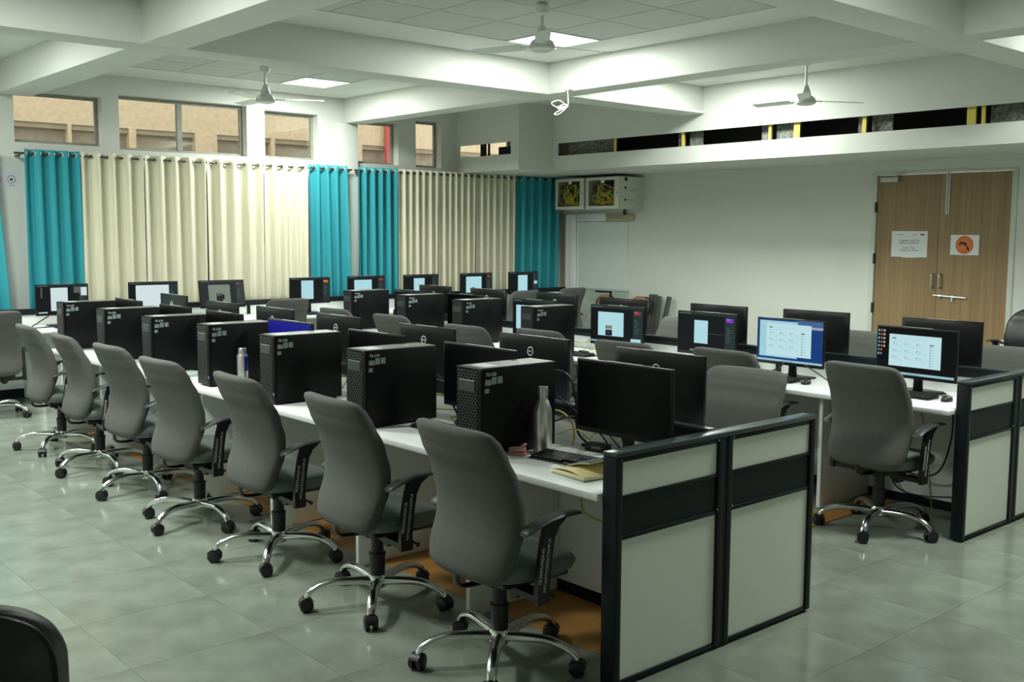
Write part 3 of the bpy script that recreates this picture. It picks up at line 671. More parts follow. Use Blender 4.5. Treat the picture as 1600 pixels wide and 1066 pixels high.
C_M = [(3.57, 'two_pages', 'curtain-side monitor showing two white pages'), (4.53, 'white_wide', 'curtain-side monitor showing one wide white page'), (5.35, 'dim', 'tilted curtain-side monitor with a dim grey page'), (6.47, 'portrait', 'curtain-side monitor with a portrait page and orange colour picker'),
       (7.28, 'wide_red', 'curtain-side monitor with a wide page in front of the teal curtain'), (8.13, 'plain', 'curtain-side monitor with a narrow page before the cream curtain'), (9.07, 'card', 'curtain-side monitor with a small card picture on its page'), (9.94, 'portrait2', 'last curtain-side monitor, in front of the corner teal curtain')]
for x, s_, lab in C_M:
    monitor(x, 11.12, PI/2+(R(4) if s_ == 'two_pages' else R(-3)), lab, s_, 'monitors on the curtain-side desk', tilt=R(10) if s_ == 'dim' else 0)

# ================================================================== TOWERS
td, tw, tt = .44, .172, .392
mb = MB(); mb.box(.014, td, -tw/2, tw/2, .010, tt); ME_tb = mb.mesh('case_body', M_case, bevel=.005)
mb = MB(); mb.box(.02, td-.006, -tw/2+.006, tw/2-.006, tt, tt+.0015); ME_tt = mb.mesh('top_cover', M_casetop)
mb = MB(); mb.box(.006, .014, -tw/2+.004, tw/2-.004, .014, tt-.004); ME_tf = mb.mesh('front_recess', M_dark)
mb = MB()
y0, y1, z0, z1 = -tw/2+.030, tw/2-.006, .018, tt-.008
for sgn in (1, -1):
    k = -40
    while k < 40:
        c = k*.026; k += 1
        # line z = z0 + 1.25*sgn*(y-y0) + c  clipped to the rectangle
        pts = []
        for yy in (y0, y1):
            zz = z0+1.25*sgn*(yy-y0)+c+(0 if sgn > 0 else .0)
            if z0 <= zz <= z1: pts.append((yy, zz))
        for zz in (z0, z1):
            yy = y0+(zz-z0-c)/(1.25*sgn)
            if y0 < yy < y1: pts.append((yy, zz))
        if len(pts) < 2: continue
        (ya, za), (yb, zb) = pts[0], pts[1]
        L = math.hypot(yb-ya, zb-za)
        if L < .004: continue
        mb.obox((.003, (ya+yb)/2, (za+zb)/2), (.006, L, .0058), (math.atan2(zb-za, yb-ya), 0, 0))
ME_tg = mb.mesh('front_grille', mat('grille_plastic', (0.042, 0.045, 0.043), 0.4))
mb = MB(); mb.box(0, .014, -tw/2, tw/2, tt-.008, tt); mb.box(0, .014, -tw/2, tw/2, .010, .018); mb.box(0, .014, tw/2-.006, tw/2, .018, tt-.008); mb.box(0, .014, -tw/2, -tw/2+.030, .018, tt-.008)
ME_tr = mb.mesh('front_frame', M_case, bevel=.002, seg=1)
ME_tp = B(-.003, .008, -tw/2+.042, tw/2-.018, tt-.105, tt-.055).mesh('drive_cover', mat('drive_cover', (.045, .05, .05), .4), bevel=.002, seg=1)
mb = MB()
for x in (.05, td-.05):
    for y in (-.06, .06): mb.box(x-.02, x+.02, y-.012, y+.012, 0, .010)
ME_tfeet = mb.mesh('rubber_feet', M_plas)
ME_led = B(-.001, .001, -tw/2+.010, -tw/2+.016, .055, .068).mesh('power_light', emit((150, 160, 255), 1.5))
labs = [(.022, .056, .318, .342), (.060, .086, .320, .352), (.092, .120, .322, .352), (.020, .044, .284, .304)]
ME_tl = [B(a, b, -tw/2-.0006, -tw/2+.001, c, d_).mesh('label_sticker', M_label) for a, b, c, d_ in labs]
ME_ts = B(.05, .13, -.05, .05, tt+.0015, tt+.0021).mesh('top_sticker', mat('top_sticker', (.5, .53, .5), .5)); ME_ts2 = MB().lathe([(0, 0), (.016, 0), (.016, .0006), (0, .0006)], 16, (.30, -.01, tt+.0016)).mesh('top_badge', mat('top_sticker', (.5, .53, .5), .5))
def tower(x, y, label, code, group, rz=0):
    t = thing('computer_tower', label, 'computer', (x, y+tw/2, .75), rz, group)
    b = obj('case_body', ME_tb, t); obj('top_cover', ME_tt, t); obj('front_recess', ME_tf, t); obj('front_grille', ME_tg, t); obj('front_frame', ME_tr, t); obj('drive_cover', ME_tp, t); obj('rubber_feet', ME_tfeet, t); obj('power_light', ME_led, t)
    for me in ME_tl: obj('label_sticker', me, b)
    obj('top_sticker', ME_ts, t); obj('top_badge', ME_ts2, t)
    obj('marker_lettering', text_mesh(code, .019, M_inkw, 'LEFT'), b, (.026, -tw/2-.0008, .364), (PI/2, 0, 0))
    return t
codes = ['TS-C23', 'TS-C19', 'TS-C24', 'TS-C22', 'TS-C31', 'TS-C34', 'TS-C29']
for i, (x, y) in enumerate([(2.812, 3.415), (2.805, 4.305), (2.815, 5.245), (2.835, 6.12), (2.80, 6.93), (2.81, 7.83), (2.825, 8.79)]):
    tower(x, y, 'black computer tower with mesh front, %s from the end partition on the notebook bench' % ORD[i], codes[i], 'towers on the notebook bench')
for i, (x, y) in enumerate([(5.52, 6.06), (5.60, 7.06), (5.62, 7.94), (5.62, 8.87)]):
    tower(x+.02, y, 'black computer tower with mesh front, %s tower from the door-side end partition' % ORD[i], 'TS-C%d' % (41+i), 'towers on the door-side bench')

# ================================================================== KEYBOARDS, MICE, SMALL THINGS
mb = MB(); mb.loft([[(-.065, -.21, .0), (.065, -.21, .0), (.065, .21, .0), (-.065, .21, .0)], [(-.065, -.21, .008), (.065, -.21, .018), (.065, .21, .018), (-.065, .21, .008)]]); ME_kb = mb.mesh('keyboard_body', M_plas, bevel=.003)
mb = MB()
for r in range(6):
    for c in range(19):
        x = -.052+r*.0205; y = -.198+c*.0217
        if r == 0 and 5 < c < 11: continue
        mb.obox((x, y, .0125+(x+.065)*.077+.002), (.016, .0175, .006))
ME_keys = mb.mesh('keys', mat('keycap', (.016, .017, .017), .6))
def keyboard(x, y, rz, label, group='keyboards on the desks'):
    t = thing('keyboard', label, 'keyboard', (x, y, .75), rz, group); obj('keyboard_body', ME_kb, t); obj('keys', ME_keys, t)
rings = []
for z, k in [(0, .92), (.006, 1), (.014, .97), (.022, .86), (.029, .62), (.033, .3)]: rings.append([(.055*k*math.cos(2*PI*j/20)-.006*(1-k), .032*k*math.sin(2*PI*j/20), z) for j in range(20)])
ME_mouse = MB().loft(rings).mesh('mouse_body', M_plas, smooth=70); ME_wheel = MB().lathe([(0, -.003), (.006, -.003), (.006, .003), (0, .003)], 10, (.030, 0, .025), axis='y').mesh('scroll_wheel', M_case)
def mouse(x, y, rz, label):
    t = thing('mouse', label, 'mouse', (x, y, .75), rz, 'mice on the desks'); obj('mouse_body', ME_mouse, t); obj('scroll_wheel', ME_wheel, t)
keyboard(3.075, 3.10, R(8), 'black keyboard beside the open yellow notebook'); keyboard(3.085, 4.02, R(2), 'black keyboard behind the nearest grey chair backrest')
keyboard(3.06, 4.93, 0, 'black keyboard in front of the third tower from the notebook end partition'); keyboard(3.05, 5.83, 0, 'black keyboard beside the slim bottle with the blue band')
keyboard(5.93, 3.17, R(-3), 'black keyboard under the web page monitor on black desktop'); mouse(5.93, 2.885, R(10), 'black mouse next to the door-side end partition')
keyboard(5.89, 4.10, R(-2), 'black keyboard under the web page monitor on blue wallpaper'); mouse(5.90, 3.82, R(20), 'black mouse beside the blue wallpaper monitor')
keyboard(5.86, 5.98, R(2), 'black keyboard by the power adapter on the door-side bench')
for x, lab in [(3.62, 'two page'), (6.47, 'orange picker')]: keyboard(x, 10.86, PI/2, 'black keyboard under the curtain-side %s monitor' % lab)
# bottles
mb = MB(); mb.lathe([(0, 0), (.034, 0), (.036, .004), (.036, .15), (.033, .175), (.022, .205), (.0175, .215), (.0175, .222), (0, .222)], 28); b1 = mb.mesh('bottle_body', M_steel, smooth=40)
mb = MB(); mb.lathe([(0, .222), (.0185, .222), (.0195, .226), (.0195, .258), (.018, .262), (0, .262)], 28); b2 = mb.mesh('cap', M_steel, smooth=40)
t = thing('steel_bottle', 'curved stainless steel bottle beside the pink stapler', 'bottle', (3.118, 3.355, .75)); t.scale = (1.17, 1.17, 1.13); obj('bottle_body', b1, t); obj('cap', b2, t)
mb = MB(); mb.lathe([(0, 0), (.033, 0), (.034, .004), (.034, .195), (.031, .203), (.0, .203)], 28); b3 = mb.mesh('bottle_body', M_steel, smooth=40)
mb = MB(); mb.lathe([(0, .203), (.024, .203), (.025, .207), (.025, .240), (.023, .244), (0, .244)], 28); b4 = mb.mesh('cap', M_steel, smooth=40)
t = thing('steel_bottle', 'straight slim steel bottle with a blue band in front of a tower', 'bottle', (3.02, 6.04, .75)); obj('bottle_body', b3, t); obj('cap', b4, t)
rg = [[(.0345*math.cos(a), .0345*math.sin(a), z) for a in [R(-95+7*k) for k in range(11)]] + [(.033*math.cos(a), .033*math.sin(a), z) for a in [R(-25-7*k) for k in range(11)]] for z in (.10, .19)]
obj('blue_band', MB().loft(rg).mesh('blue_band', M_blue, smooth=30), t)
# pink stapler / clip
t = thing('stapler', 'small pink plastic stapler on the white worktop', 'stapler', (2.99, 3.385, .75), R(-78)); t.scale = (1.15, 1.15, 1.15)
obj('lower_jaw', B(-.042, .042, -.014, .014, 0, .012).mesh('lower_jaw', M_pink, bevel=.002), t); obj('upper_jaw', MB().obox((-.004, 0, .022), (.084, .026, .018), (0, R(-6), 0)).mesh('upper_jaw', M_pink, bevel=.003), t)
obj('lever', MB().obox((.03, 0, .038), (.030, .022, .008), (0, R(-38), 0)).mesh('lever', M_pink, bevel=.002), t)
# notebook
t = thing('notebook', 'open notebook with yellow pages at the bench end', 'notebook', (2.965, 2.93, .75), R(-6))
obj('back_cover', B(-.105, .105, -.115, .10, 0, .003).mesh('back_cover', M_nbcover, bevel=.001, seg=1), t)
obj('page_block', B(-.10, .10, -.11, .095, .003, .018).mesh('page_block', M_pedge, bevel=.002), t)
cv = []
for k in range(9):
    u = k/8; cv.append([(-.10+.02*0, .095-.20*u, .0185+.012*math.sin(PI*u)), (.10, .095-.20*u, .0185+.012*math.sin(PI*u)), (.10, .095-.20*u, .0175+.011*math.sin(PI*u)), (-.10, .095-.20*u, .0175+.011*math.sin(PI*u))])
obj('curled_page', MB().loft(cv).mesh('curled_page', M_page, smooth=40), t)
fc = []
for k in range(9):
    u = k/8; y = .10-.015*math.sin(PI*u*.5)-.19*u*.92; z = .012+.055*u+.01*math.sin(PI*u); fc.append([(-.10, y, z), (.11, y, z), (.11, y, z+.003), (-.10, y, z+.003)])
co = obj('front_cover', MB().loft(fc).mesh('front_cover', M_nbcover, smooth=40), t); co.location = (.055, .012, .0); co.rotation_euler = (0, R(-2), 0)
obj('front_page', MB().loft([[(p[0], p[1], p[2]-.004) for p in r] for r in fc]).mesh('front_page', M_page, smooth=40), t, (.055, .012, 0), (0, R(-2), 0))
# envelope and papers
t = thing('document_folder', 'pale folder with a strap lying on the notebook bench', 'folder', (2.95, 6.74, .75), R(12))
obj('folder_body', B(-.12, .12, -.09, .09, 0, .018).mesh('folder_body', mat('pale_folder', (.55, .66, .62), .4), bevel=.004), t); obj('strap', B(-.122, .03, -.012, .012, .012, .0215).mesh('strap', M_white, bevel=.002), t); obj('edge_band', B(-.123, -.119, -.085, .085, .004, .012).mesh('edge_band', M_plas), t)
# power adapters
def adapter(x, y, rz, label):
    t = thing('power_adapter', label, 'power adapter', (x, y, .75), rz, 'black power adapters on the desks')
    obj('adapter_body', B(-.028, .028, -.055, .055, 0, .034).mesh('adapter_body', M_plas, bevel=.005), t); obj('rating_label', B(-.0285, -.027, -.03, .02, .010, .024).mesh('rating_label', M_label), t)
    obj('plug', MB().tube([(0, .055, .017), (0, .085, .015)], .009, 8).mesh('plug', M_cab, smooth=40), t); obj('lead', MB().tube(spline([(0, -.055, .016), (-.02, -.10, .008), (.05, -.13, .007), (.13, -.09, .006)], 5), .004, 6).mesh('lead', M_cab, smooth=60), t)
adapter(3.335, 3.22, R(12), 'black power adapter below the nearest dark monitor'); adapter(3.33, 4.12, R(10), 'black power adapter between the two nearest towers')
adapter(5.93, 5.90, R(-25), 'black power adapter beside the fourth lit monitor')
# cables
def cable(pts, m, r, label, group='loose cables'):
    return single('cable', MB().tube(spline(pts, 6), r, 6).mesh('cable', m, smooth=60), label, 'cable', group=group)
cable([(3.25, 3.47, 1.09), (3.31, 3.44, 1.09), (3.345, 3.41, 1.05), (3.35, 3.38, .95), (3.34, 3.36, .82), (3.36, 3.30, .756)], M_cab, .006, 'black cable rising behind the nearest tower')
cable([(3.25, 3.52, .90), (3.32, 3.46, .90), (3.36, 3.42, .85), (3.34, 3.38, .79), (3.31, 3.36, .757)], M_yel, .0045, 'yellow network cable behind the nearest tower')
cable([(3.26, 3.44, .86), (3.34, 3.38, .88), (3.38, 3.26, .82), (3.36, 3.16, .757), (3.30, 3.06, .756)], M_cab, .004, 'thin black cable looping beside the steel bottle')
cable([(3.25, 4.40, .88), (3.33, 4.33, .87), (3.37, 4.27, .88), (3.35, 4.18, .80), (3.31, 4.27, .757)], M_yel, .0045, 'yellow network cable behind the second tower')
cable([(3.25, 4.37, .96), (3.31, 4.31, .93), (3.33, 4.29, .84), (3.34, 4.24, .758), (3.24, 4.14, .756), (3.22, 4.02, .756)], M_cab, .006, 'black cable behind the second tower')
cable([(3.25, 5.33, .90), (3.32, 5.28, .88), (3.34, 5.24, .82), (3.36, 5.16, .757)], M_cab, .005, 'black cable behind the third tower')
cable([(3.24, 5.36, .86), (3.33, 5.24, .87), (3.37, 5.2, .80), (3.34, 5.14, .757)], M_yel, .0045, 'yellow network cable behind the third tower')
cable([(3.38, 2.98, .71), (3.34, 2.98, .60), (3.32, 2.93, .45), (3.34, 2.82, .28), (3.36, 2.75, .12), (3.36, 2.72, .02)], M_cab, .006, 'black cable hanging under the notebook end of the bench')
cable([(3.33, 3.30, .70), (3.33, 3.32, .50), (3.32, 3.24, .44), (3.33, 3.0, .44), (3.34, 2.85, .50), (3.34, 2.74, .68)], M_yel, .0045, 'yellow cable slung under the notebook end of the bench')
cable([(3.36, 4.22, .60), (3.34, 4.20, .40), (3.32, 4.12, .15), (3.25, 4.02, .012), (3.10, 3.80, .010), (3.0, 3.66, .009)], M_yel, .0045, 'yellow cable trailing to the floor under the second desk bay')
cable([(6.22, 2.98, .70), (6.20, 2.98, .45), (6.18, 3.05, .25), (6.20, 3.25, .22), (6.22, 3.45, .33)], M_cab, .006, 'black cable looping under the door-side bench')
cable([(6.20, 3.20, .70), (6.15, 3.12, .5), (6.05, 3.03, .25), (6.05, 3.0, .01)], M_yel, .0045, 'yellow cable under the door-side bench')
cable([(6.24, 3.42, .20), (6.2, 3.30, .10), (6.15, 3.1, .10), (6.2, 2.8, .14)], M_cab, .005, 'thin black cable low under the door-side bench')
cable([(6.02, 6.16, .84), (6.12, 6.10, .82), (6.18, 6.02, .86), (6.16, 5.94, .79), (6.20, 6.10, .756)], M_yel, .005, 'yellow cable against the divider beside the fourth lit monitor')
cable([(3.42, 11.10, .86), (3.30, 11.05, .80), (3.22, 10.98, .757), (3.40, 11.0, .756), (3.55, 11.02, .756)], M_cab, .006, 'black cable below the two page curtain-side monitor')
cable([(6.02, 3.26, .84), (6.10, 3.30, .80), (6.06, 3.22, .757), (6.12, 3.10, .757), (6.16, 3.0, .757)], M_cab, .005, 'black cable behind the black desktop monitor')
cable([(5.98, 4.05, .86), (6.06, 4.16, .80), (6.0, 4.28, .758), (6.12, 4.30, .757)], M_cab, .005, 'black cable behind the blue wallpaper monitor')
cable([(6.0, 3.90, .86), (6.05, 3.82, .80), (6.10, 3.78, .757)], M_cab, .004, 'thin black cable beside the blue wallpaper monitor stand')
cable([(5.92, 2.90, .765), (6.02, 2.94, .757), (6.08, 3.0, .757)], M_cab, .003, 'mouse cable on the door-side worktop')
rc = random.Random(3)
for k, (yb, w) in enumerate([(3.30, 'the steel bottle'), (4.22, 'the second tower'), (5.15, 'the third tower')]):
    for q in range(3):
        p = [(3.27, yb+.12, .80+.09*q)]
        for j in range(4): p.append((3.33+rc.uniform(-.03, .04), yb+.05-.07*j+rc.uniform(-.03, .03), rc.uniform(.78, .92)))
        p.append((3.34, yb-.24, .757))
        cable(p, M_cab if q else M_yel, .0035, ('yellow', 'upper thin black', 'lower thin black')[q] + ' cable tangle behind ' + w)

# ================================================================== CURTAINS
ring_me = None
rr = [[(.0055*math.sin(b), (.024+.006*math.cos(b))*math.cos(a), (.024+.006*math.cos(b))*math.sin(a)) for b in [2*PI*k/6 for k in range(6)]] for a in [2*PI*k/18 for k in range(19)]]
ring_me = MB().loft(rr, False).mesh('grommet', mat('grommet_steel', (.62, .66, .64), .35, .6), smooth=60)
YC, ZROD = 11.72, 2.535
def curtain(x0, x1, nw, m, label, group, flare=0.0, zb=.70):
    t = thing('curtain', label, 'curtain', (x0, YC, 0), 0, group); Lc = x1-x0-.014
    nx = nw*14; zs = [zb, .95, 1.25, 1.6, 1.95, 2.25, 2.45, ZROD, ZROD+.045]; vs = []; fs = []
    ph = random.uniform(-.2, .2)
    for iz, z in enumerate(zs):
        k = (ZROD+.045-z)/(ZROD+.045-zb)
        for i in range(nx+1):
            u = i/nx; a = 2*PI*nw*u+PI*.5+.35*math.sin(2*PI*u+ph*20)*math.sin(PI*u)
            amp = .045*(1-.10*k)+.012*k*math.sin(3*u*nw+ph*9)
            xx = u*Lc+flare*k*(u)+.010*k*math.sin(a*.5+ph*7)
            vs.append((xx, -amp*math.sin(a)-.006*math.sin(2*a)*k, z))
    for iz in range(len(zs)-1):
        for i in range(nx): a = iz*(nx+1)+i; fs.append((a, a+1, a+nx+2, a+nx+1))
    me = bpy.data.meshes.new('cloth'); me.from_pydata(vs, [], fs); me.materials.append(m); me.polygons.foreach_set('use_smooth', [True]*len(me.polygons)); me.update()
    o = obj('cloth', me, t); md = o.modifiers.new('thickness', 'SOLIDIFY'); md.thickness = .003
    for k in range(nw*2):
        u = (k+.5)/(2*nw); obj('grommet', ring_me, t, (u*Lc, 0, ZROD), (0, 0, R(20) if k % 2 else R(-20)))
GC = 'curtains on the far wall rods'
def ax(px): return None
curtain(3.42, 4.00, 4, M_teal, 'teal curtain panel beside the icon poster', GC, .02)
for i, (a, b) in enumerate([(4.00, 4.70), (4.70, 5.44), (5.44, 6.18), (6.18, 6.80)]):
    curtain(a, b, 4, M_cream, 'cream patterned curtain panel, %s counted from the poster-side teal one' % ORD[i], GC)
curtain(6.80, 7.38, 4, M_teal, 'teal curtain panel just before the pilaster', GC, .04)
curtain(7.54, 8.17, 5, M_teal, 'teal curtain panel just past the pilaster', GC)
for i, (a, b) in enumerate([(8.17, 8.85), (8.85, 9.52), (9.52, 10.28)]):
    curtain(a, b, 6, M_cream, 'cream curtain panel, %s between the pilaster and the wall racks' % ORD[i], GC)
curtain(10.28, 11.18, 5, M_teal, 'teal curtain panel in the corner below the soffit', GC, -.03)
curtain(2.45, 3.14, 4, M_teal, 'teal curtain panel on the other side of the icon poster', GC, .12)
def rod(x0, x1, label):
    t = thing('curtain_rod', label, 'curtain rod', (x0, YC, ZROD), 0, 'curtain rods')
    obj('rod', MB().tube([(0, 0, 0), (x1-x0, 0, 0)], .0125, 10).mesh('rod', M_rod, smooth=40), t)
    for x in (.05, x1-x0-.05): obj('bracket', B(x-.008, x+.008, -.02, YF-YC-(.0 if not 7.3 < x0+x < 7.6 else .07), -.035, -.014).mesh('bracket', M_rod), t)
rod(3.33, 7.46, 'curtain rod between the poster and the pilaster'); rod(7.50, 11.25, 'curtain rod between the pilaster and the corner'); rod(2.2, 3.12, 'curtain rod on the far side of the icon poster')

# ================================================================== WALL THINGS
# icon poster
t = thing('poster', 'white poster with round prohibition icons beside the curtain', 'poster', (3.215, YF-.003, 2.265))
obj('sheet', B(-.20, .195, 0, .003, -.09, .09).mesh('sheet', mat('poster_paper', (.62, .62, .68), .5)), t)
def disc(r, m, n=24, th=.0006): return MB().lathe([(0, 0), (r, 0), (r, th), (0, th)], n, axis='y').mesh('disc', m)
def ringm(r0, r1, m, n=28):
    return MB().add([(r*math.cos(2*PI*k/n), -h, r*math.sin(2*PI*k/n)) for h in (0,) for r in (r0, r1) for k in range(n)], [(k, (k+1) % n, (k+1) % n+n, k+n) for k in range(n)]).mesh('ring', m)
for x, c in ((-.02, (.6, .05, .15)), (.115, (.05, .05, .05))):
    g = obj('icon_ring', ringm(.036, .042, mat('ink_%.2f' % c[0], c, .6)), t, (x, -.0006, .0))
    obj('icon_mark', B(x-.016, x+.016, -.0008, 0, -.012, .008).mesh('icon_mark', M_ink), t)
    obj('icon_lettering', text_mesh('NO' if x < 0 else 'VR LAB', .018, M_ink), t, (x, -.0006, -.062), (PI/2, 0, 0))
# door signs
def facing_wall(t): t.rotation_euler = (0, 0, -PI/2)     # local -y faces -x (into the room); local +x points to smaller y
t = thing('door_notice', 'white printed opening hours notice on the wooden door', 'notice', (XR+.0105, 6.06, 1.62)); facing_wall(t)
obj('sheet', B(-.218, .218, 0, .0015, -.152, .152).mesh('sheet', M_paper), t)
for i, s_ in enumerate(['Computer Lab Time', '9:00 am to 6:00 pm', '', 'Lunch Time', '1:00 pm to 1:30 pm']):
    if s_: obj('notice_lettering', text_mesh(s_, .030, M_ink), t, (0, -.0004, .045-.028*i), (PI/2, 0, 0))
obj('letterhead', B(.13, .18, -.0005, 0, .105, .12).mesh('letterhead', M_ink), t); obj('letterhead', B(-.15, -.07, -.0005, 0, .108, .113).mesh('letterhead', M_ink), t); obj('letterhead', B(.04, .09, -.0005, 0, .108, .113).mesh('letterhead', M_ink), t)
obj('colour_strip', B(-.218, -.08, -.0005, 0, -.152, -.144).mesh('colour_strip', mat('purple_ink', (.25, .12, .35), .6)), t); obj('colour_strip', B(.10, .218, -.0005, 0, -.152, -.144).mesh('colour_strip', mat('teal_ink', (.15, .40, .38), .6)), t)
t = thing('camera_sign', 'white sign with an orange security camera disc on the wooden door', 'sign', (XR+.0105, 5.412, 1.62)); facing_wall(t)
obj('sheet', B(-.16, .16, 0, .0015, -.11, .11).mesh('sheet', M_paper), t)
obj('orange_disc', disc(.10, M_orsign, 40), t, (0, -.0006, 0)); obj('disc_border', ringm(.088, .092, mat('dark_orange', (.25, .06, .02), .6)), t, (0, -.0009, 0))
mb = MB(); mb.obox((-.012, -.0012, .018), (.075, .0006, .028), (0, R(14), 0)); mb.obox((-.052, -.0012, .006), (.018, .0006, .022), (0, R(14), 0)); mb.obox((.022, -.0012, -.012), (.012, .0006, .05), (0, R(-40), 0)); mb.obox((.040, -.0012, -.042), (.022, .0006, .034), (0, R(-20), 0))
obj('camera_symbol', mb.mesh('camera_symbol', M_ink), t)
obj('sign_lettering', text_mesh('CCTV', .018, M_ink), t, (0, -.0009, -.074), (PI/2, 0, 0))
# network racks
def rack(y0, y1, label, side):
    z0, z1, xf = 2.08, 2.53, 10.86
    t = thing('network_rack', label, 'network rack', (XR, (y0+y1)/2, z0)); h = (y1-y0)/2; D = XR-xf; H = z1-z0
    mb = MB(); mb.box(-D, 0, -h, -h+.012, 0, H); mb.box(-D, 0, h-.012, h, 0, H); mb.box(-D, 0, -h+.012, h-.012, 0, .012); mb.box(-D, 0, -h+.012, h-.012, H-.012, H); mb.box(-.02, 0, -h+.012, h-.012, .012, H-.012)
    obj('cabinet_body', mb.mesh('cabinet_body', M_beige), t)
    f = .055; mb = MB(); mb.box(-D-.02, -D, -h, h, 0, f*.8); mb.box(-D-.02, -D, -h, h, H-f*.8, H); mb.box(-D-.02, -D, -h, -h+f*1.6, f*.8, H-f*.8); mb.box(-D-.02, -D, h-f, h, f*.8, H-f*.8)
    dr = obj('rack_door', mb.mesh('rack_door', M_beige, bevel=.004), t)
    obj('door_glass', B(-D-.012, -D-.008, -h+f*1.6, h-f, f*.8, H-f*.8).mesh('door_glass', M_tint), dr)
    obj('lock', MB().lathe([(0, -.006), (.009, -.006), (.009, .006), (0, .006)], 10, (-D-.02, -h+.03, H/2), axis='x').mesh('lock', M_plas), dr)
    obj('patch_panel', B(-D+.10, -D+.14, -h+.03, h-.03, .26, .34).mesh('patch_panel', M_plas), t); obj('switch_unit', B(-D+.06, -D+.14, -h+.03, h-.03, .18, .23).mesh('switch_unit', mat('switch_grey', (.12, .14, .14), .4)), t)
    obj('rack_back', B(-.16, -.14, -h+.013, h-.013, .013, H-.013).mesh('rack_back', mat('rack_inside', (.10, .08, .06), .7)), t)
    rnd = random.Random(int(y0*10))
    for k in range(15):
        ya, yb = rnd.uniform(-h+.10, h-.08), rnd.uniform(-h+.10, h-.08)
        obj('patch_cable', MB().tube(spline([(-D+.06, ya, rnd.uniform(.20, .32)), (-D+.03, (ya+yb)/2+rnd.uniform(-.14, .14), rnd.uniform(.06, .38)), (-D+.03, yb, rnd.uniform(.06, .2)), (-D+.05, rnd.uniform(-h+.1, h-.08), rnd.uniform(.05, .12))], 5), .006, 5).mesh('patch_cable', M_yel, smooth=60), t)
    obj('paper_tag', B(-D-.022, -D-.0205, -.05, .02, H-.085, H-.045).mesh('paper_tag', M_paper), dr)
    if side:
        for z in (.10, .125, .25, .275): obj('vent', B(-D+.17, -D+.36, -h-.002, -h, z, z+.008).mesh('vent', mat('vent_grey', (.36, .37, .32), .5)), t)
        mb = MB()
        for a in (.11, .28): mb.box(-D+.10, -D+.14, -h-.002, -h, a, a+.03)
        obj('slot', mb.mesh('slot', M_dark), t)
        obj('side_panel', B(-D+.08, -.03, -h-.0012, -h, .05, H-.07).mesh('side_panel', M_beige, bevel=.0005, seg=1), t)
        obj('cable_port', MB().lathe([(0, -.002), (.03, -.002), (.03, 0), (0, 0)], 18, (-D+.13, -h, H-.035), axis='y').mesh('cable_port', M_dark), t)
rack(10.83, 11.43, 'beige glass-fronted network rack next to the teal curtain', False)
rack(10.14, 10.79, 'beige network rack with vented side panel, away from the curtain', True)
single('raceway', B(XR-.045, XR, 10.29, 10.83, 1.91, 2.00).mesh('raceway', M_tan, bevel=.004), 'short tan cable raceway below the network racks', 'raceway')
single('white_conduit', B(XR-.04, XR, 10.83, 11.45, 1.915, 2.03).mesh('white_conduit', M_white, bevel=.004), 'white trunking running below the rack beside the curtain', 'raceway')
single('cable_bundle', MB().tube(spline([(XR-.03, 10.45, 2.08), (XR-.035, 10.47, 2.04), (XR-.03, 10.46, 2.0)], 4), .016, 7).mesh('cable_bundle', M_cab, smooth=60), 'short black cable bundle between rack and raceway', 'cable')
t = thing('white_board', 'whiteboard on the wall below the network racks', 'whiteboard', (XR, 10.93, .88))
obj('board', B(-.014, 0, -.52, .50, 0, 1.02).mesh('board', M_board), t); obj('board_edge', B(-.018, 0, .50, .52, 0, 1.02).mesh('board_edge', M_white), t)
mb = MB(); mb.box(XR-.05, XR, 11.46, 11.60, 0, 2.02); mb.box(XR-.03, XR, 11.62, 11.70, 0, 2.02)
struct('trim_9', mb.mesh('corner_trim', M_white, bevel=.004), 'white vertical trim strips in the corner'); 
struct('trim_10', B(XR-.02, XR, 11.71, 11.80, 0, 2.02).mesh('brown_trim', M_tan), 'tan vertical strip in the corner beside the curtain')
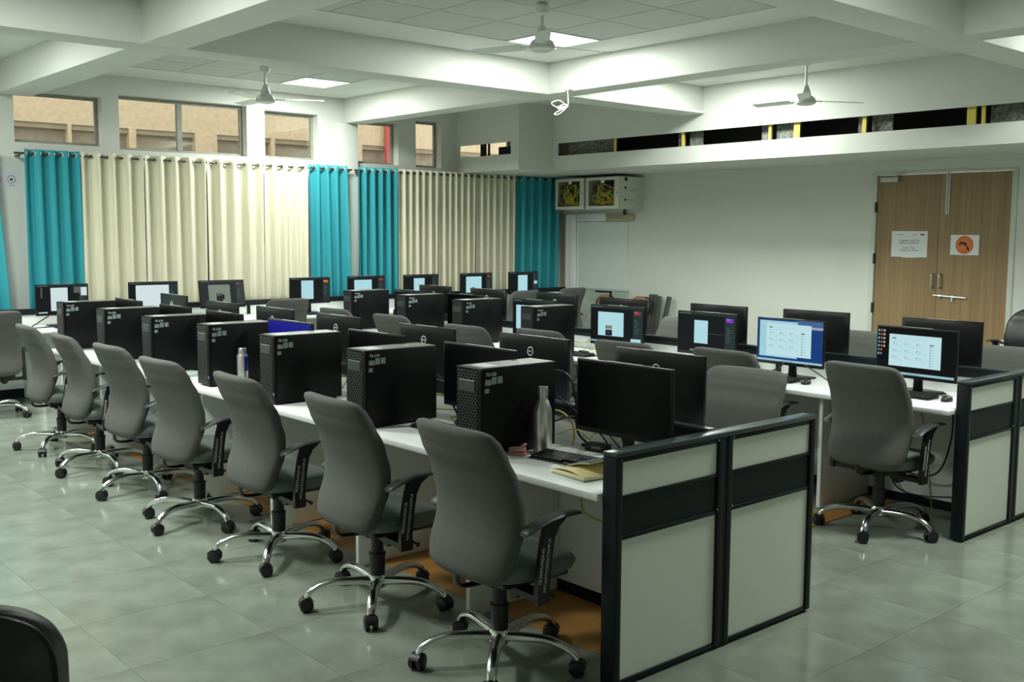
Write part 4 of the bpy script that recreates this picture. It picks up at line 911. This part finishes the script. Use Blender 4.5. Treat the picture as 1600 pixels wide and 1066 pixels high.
# glass sheet and stacked furniture parts leaning on the door wall
t = thing('glass_sheet', 'greenish glass sheet leaning against the wall below the whiteboard', 'glass sheet', (11.05, 10.75, 0), 0)
obj('sheet', MB().obox((0.13, 0, .46), (.012, .90, .92), (0, R(12), 0)).mesh('sheet', M_sheet), t)
def fold_chair(y, label, zt):
    t = thing('folding_chair', label, 'folding chair', (10.9, y, 0), 0, 'folded wooden chairs by the wall')
    obj('frame', MB().tube(spline([(.0, -.16, .0), (.12, -.16, .5), (.22, -.16, zt), (.23, .0, zt+.05), (.22, .16, zt), (.12, .16, .5), (0, .16, 0)], 5), .013, 8).mesh('frame', M_plas, smooth=50), t)
    sh = [(-.15, zt-.16), (-.16, zt-.06), (-.12, zt+.03), (-.04, zt+.065), (.06, zt+.065), (.13, zt+.03), (.16, zt-.06), (.15, zt-.16)]
    o = obj('wooden_back', MB().prism(sh, .0, .016, 'yz').mesh('wooden_back', M_chairwood, bevel=.003), t, (.195, 0, 0))
    obj('handle_hole', MB().tube([(.19, -.035, zt+.005), (.19, .035, zt+.005)], .01, 8).mesh('handle_hole', M_dark, smooth=50), t)
fold_chair(10.62, 'folding chair with orange wooden back by the black bracket', .77); fold_chair(9.93, 'folding chair with orange wooden back by the leaning black boards', .78)
mb = MB(); mb.box(-.012, .012, -.012, .012, 0, .905); mb.box(-.012, .012, -.012, .30, .88, .905); mb.box(-.012, .012, .0, .012, .75, .88)
single('black_bracket', mb.mesh('black_bracket', M_blk, bevel=.002), 'black L-shaped metal frame between the folding chairs', 'bracket', (10.88, 10.30, 0))
for i, (y, a, h) in enumerate([(9.82, 8, .88), (9.74, 8, .88), (9.66, 7, .86), (9.62, 9, .87)]):
    o = single('leaning_board', MB().obox((0, 0, h/2), (.022, .075, h), (0, 0, 0)).mesh('leaning_board', mat('dark_board', (.05, .056, .052), .45), bevel=.003), 'dark upright board leaning on the door wall, %s from the folding chairs' % ORD[i], 'board', (11.12, 9.63 if i == 3 else y+.04, .0), (R(7 if i == 3 else 1), R(a), 0), 'leaning dark boards')
# white pedestal near the door
t = thing('pedestal_cabinet', 'small white pedestal cabinet behind the black chair beside the door', 'cabinet', (11.235, 4.68, 0))
obj('cabinet_body', B(-.10, .11, -.20, .19, .02, .60).mesh('cabinet_body', M_lam, bevel=.004), t); obj('cabinet_top', B(-.11, .112, -.21, .20, .60, .62).mesh('cabinet_top', M_lam, bevel=.003), t); obj('base_plinth', B(-.09, .10, -.19, .18, 0, .02).mesh('base_plinth', M_blk), t)
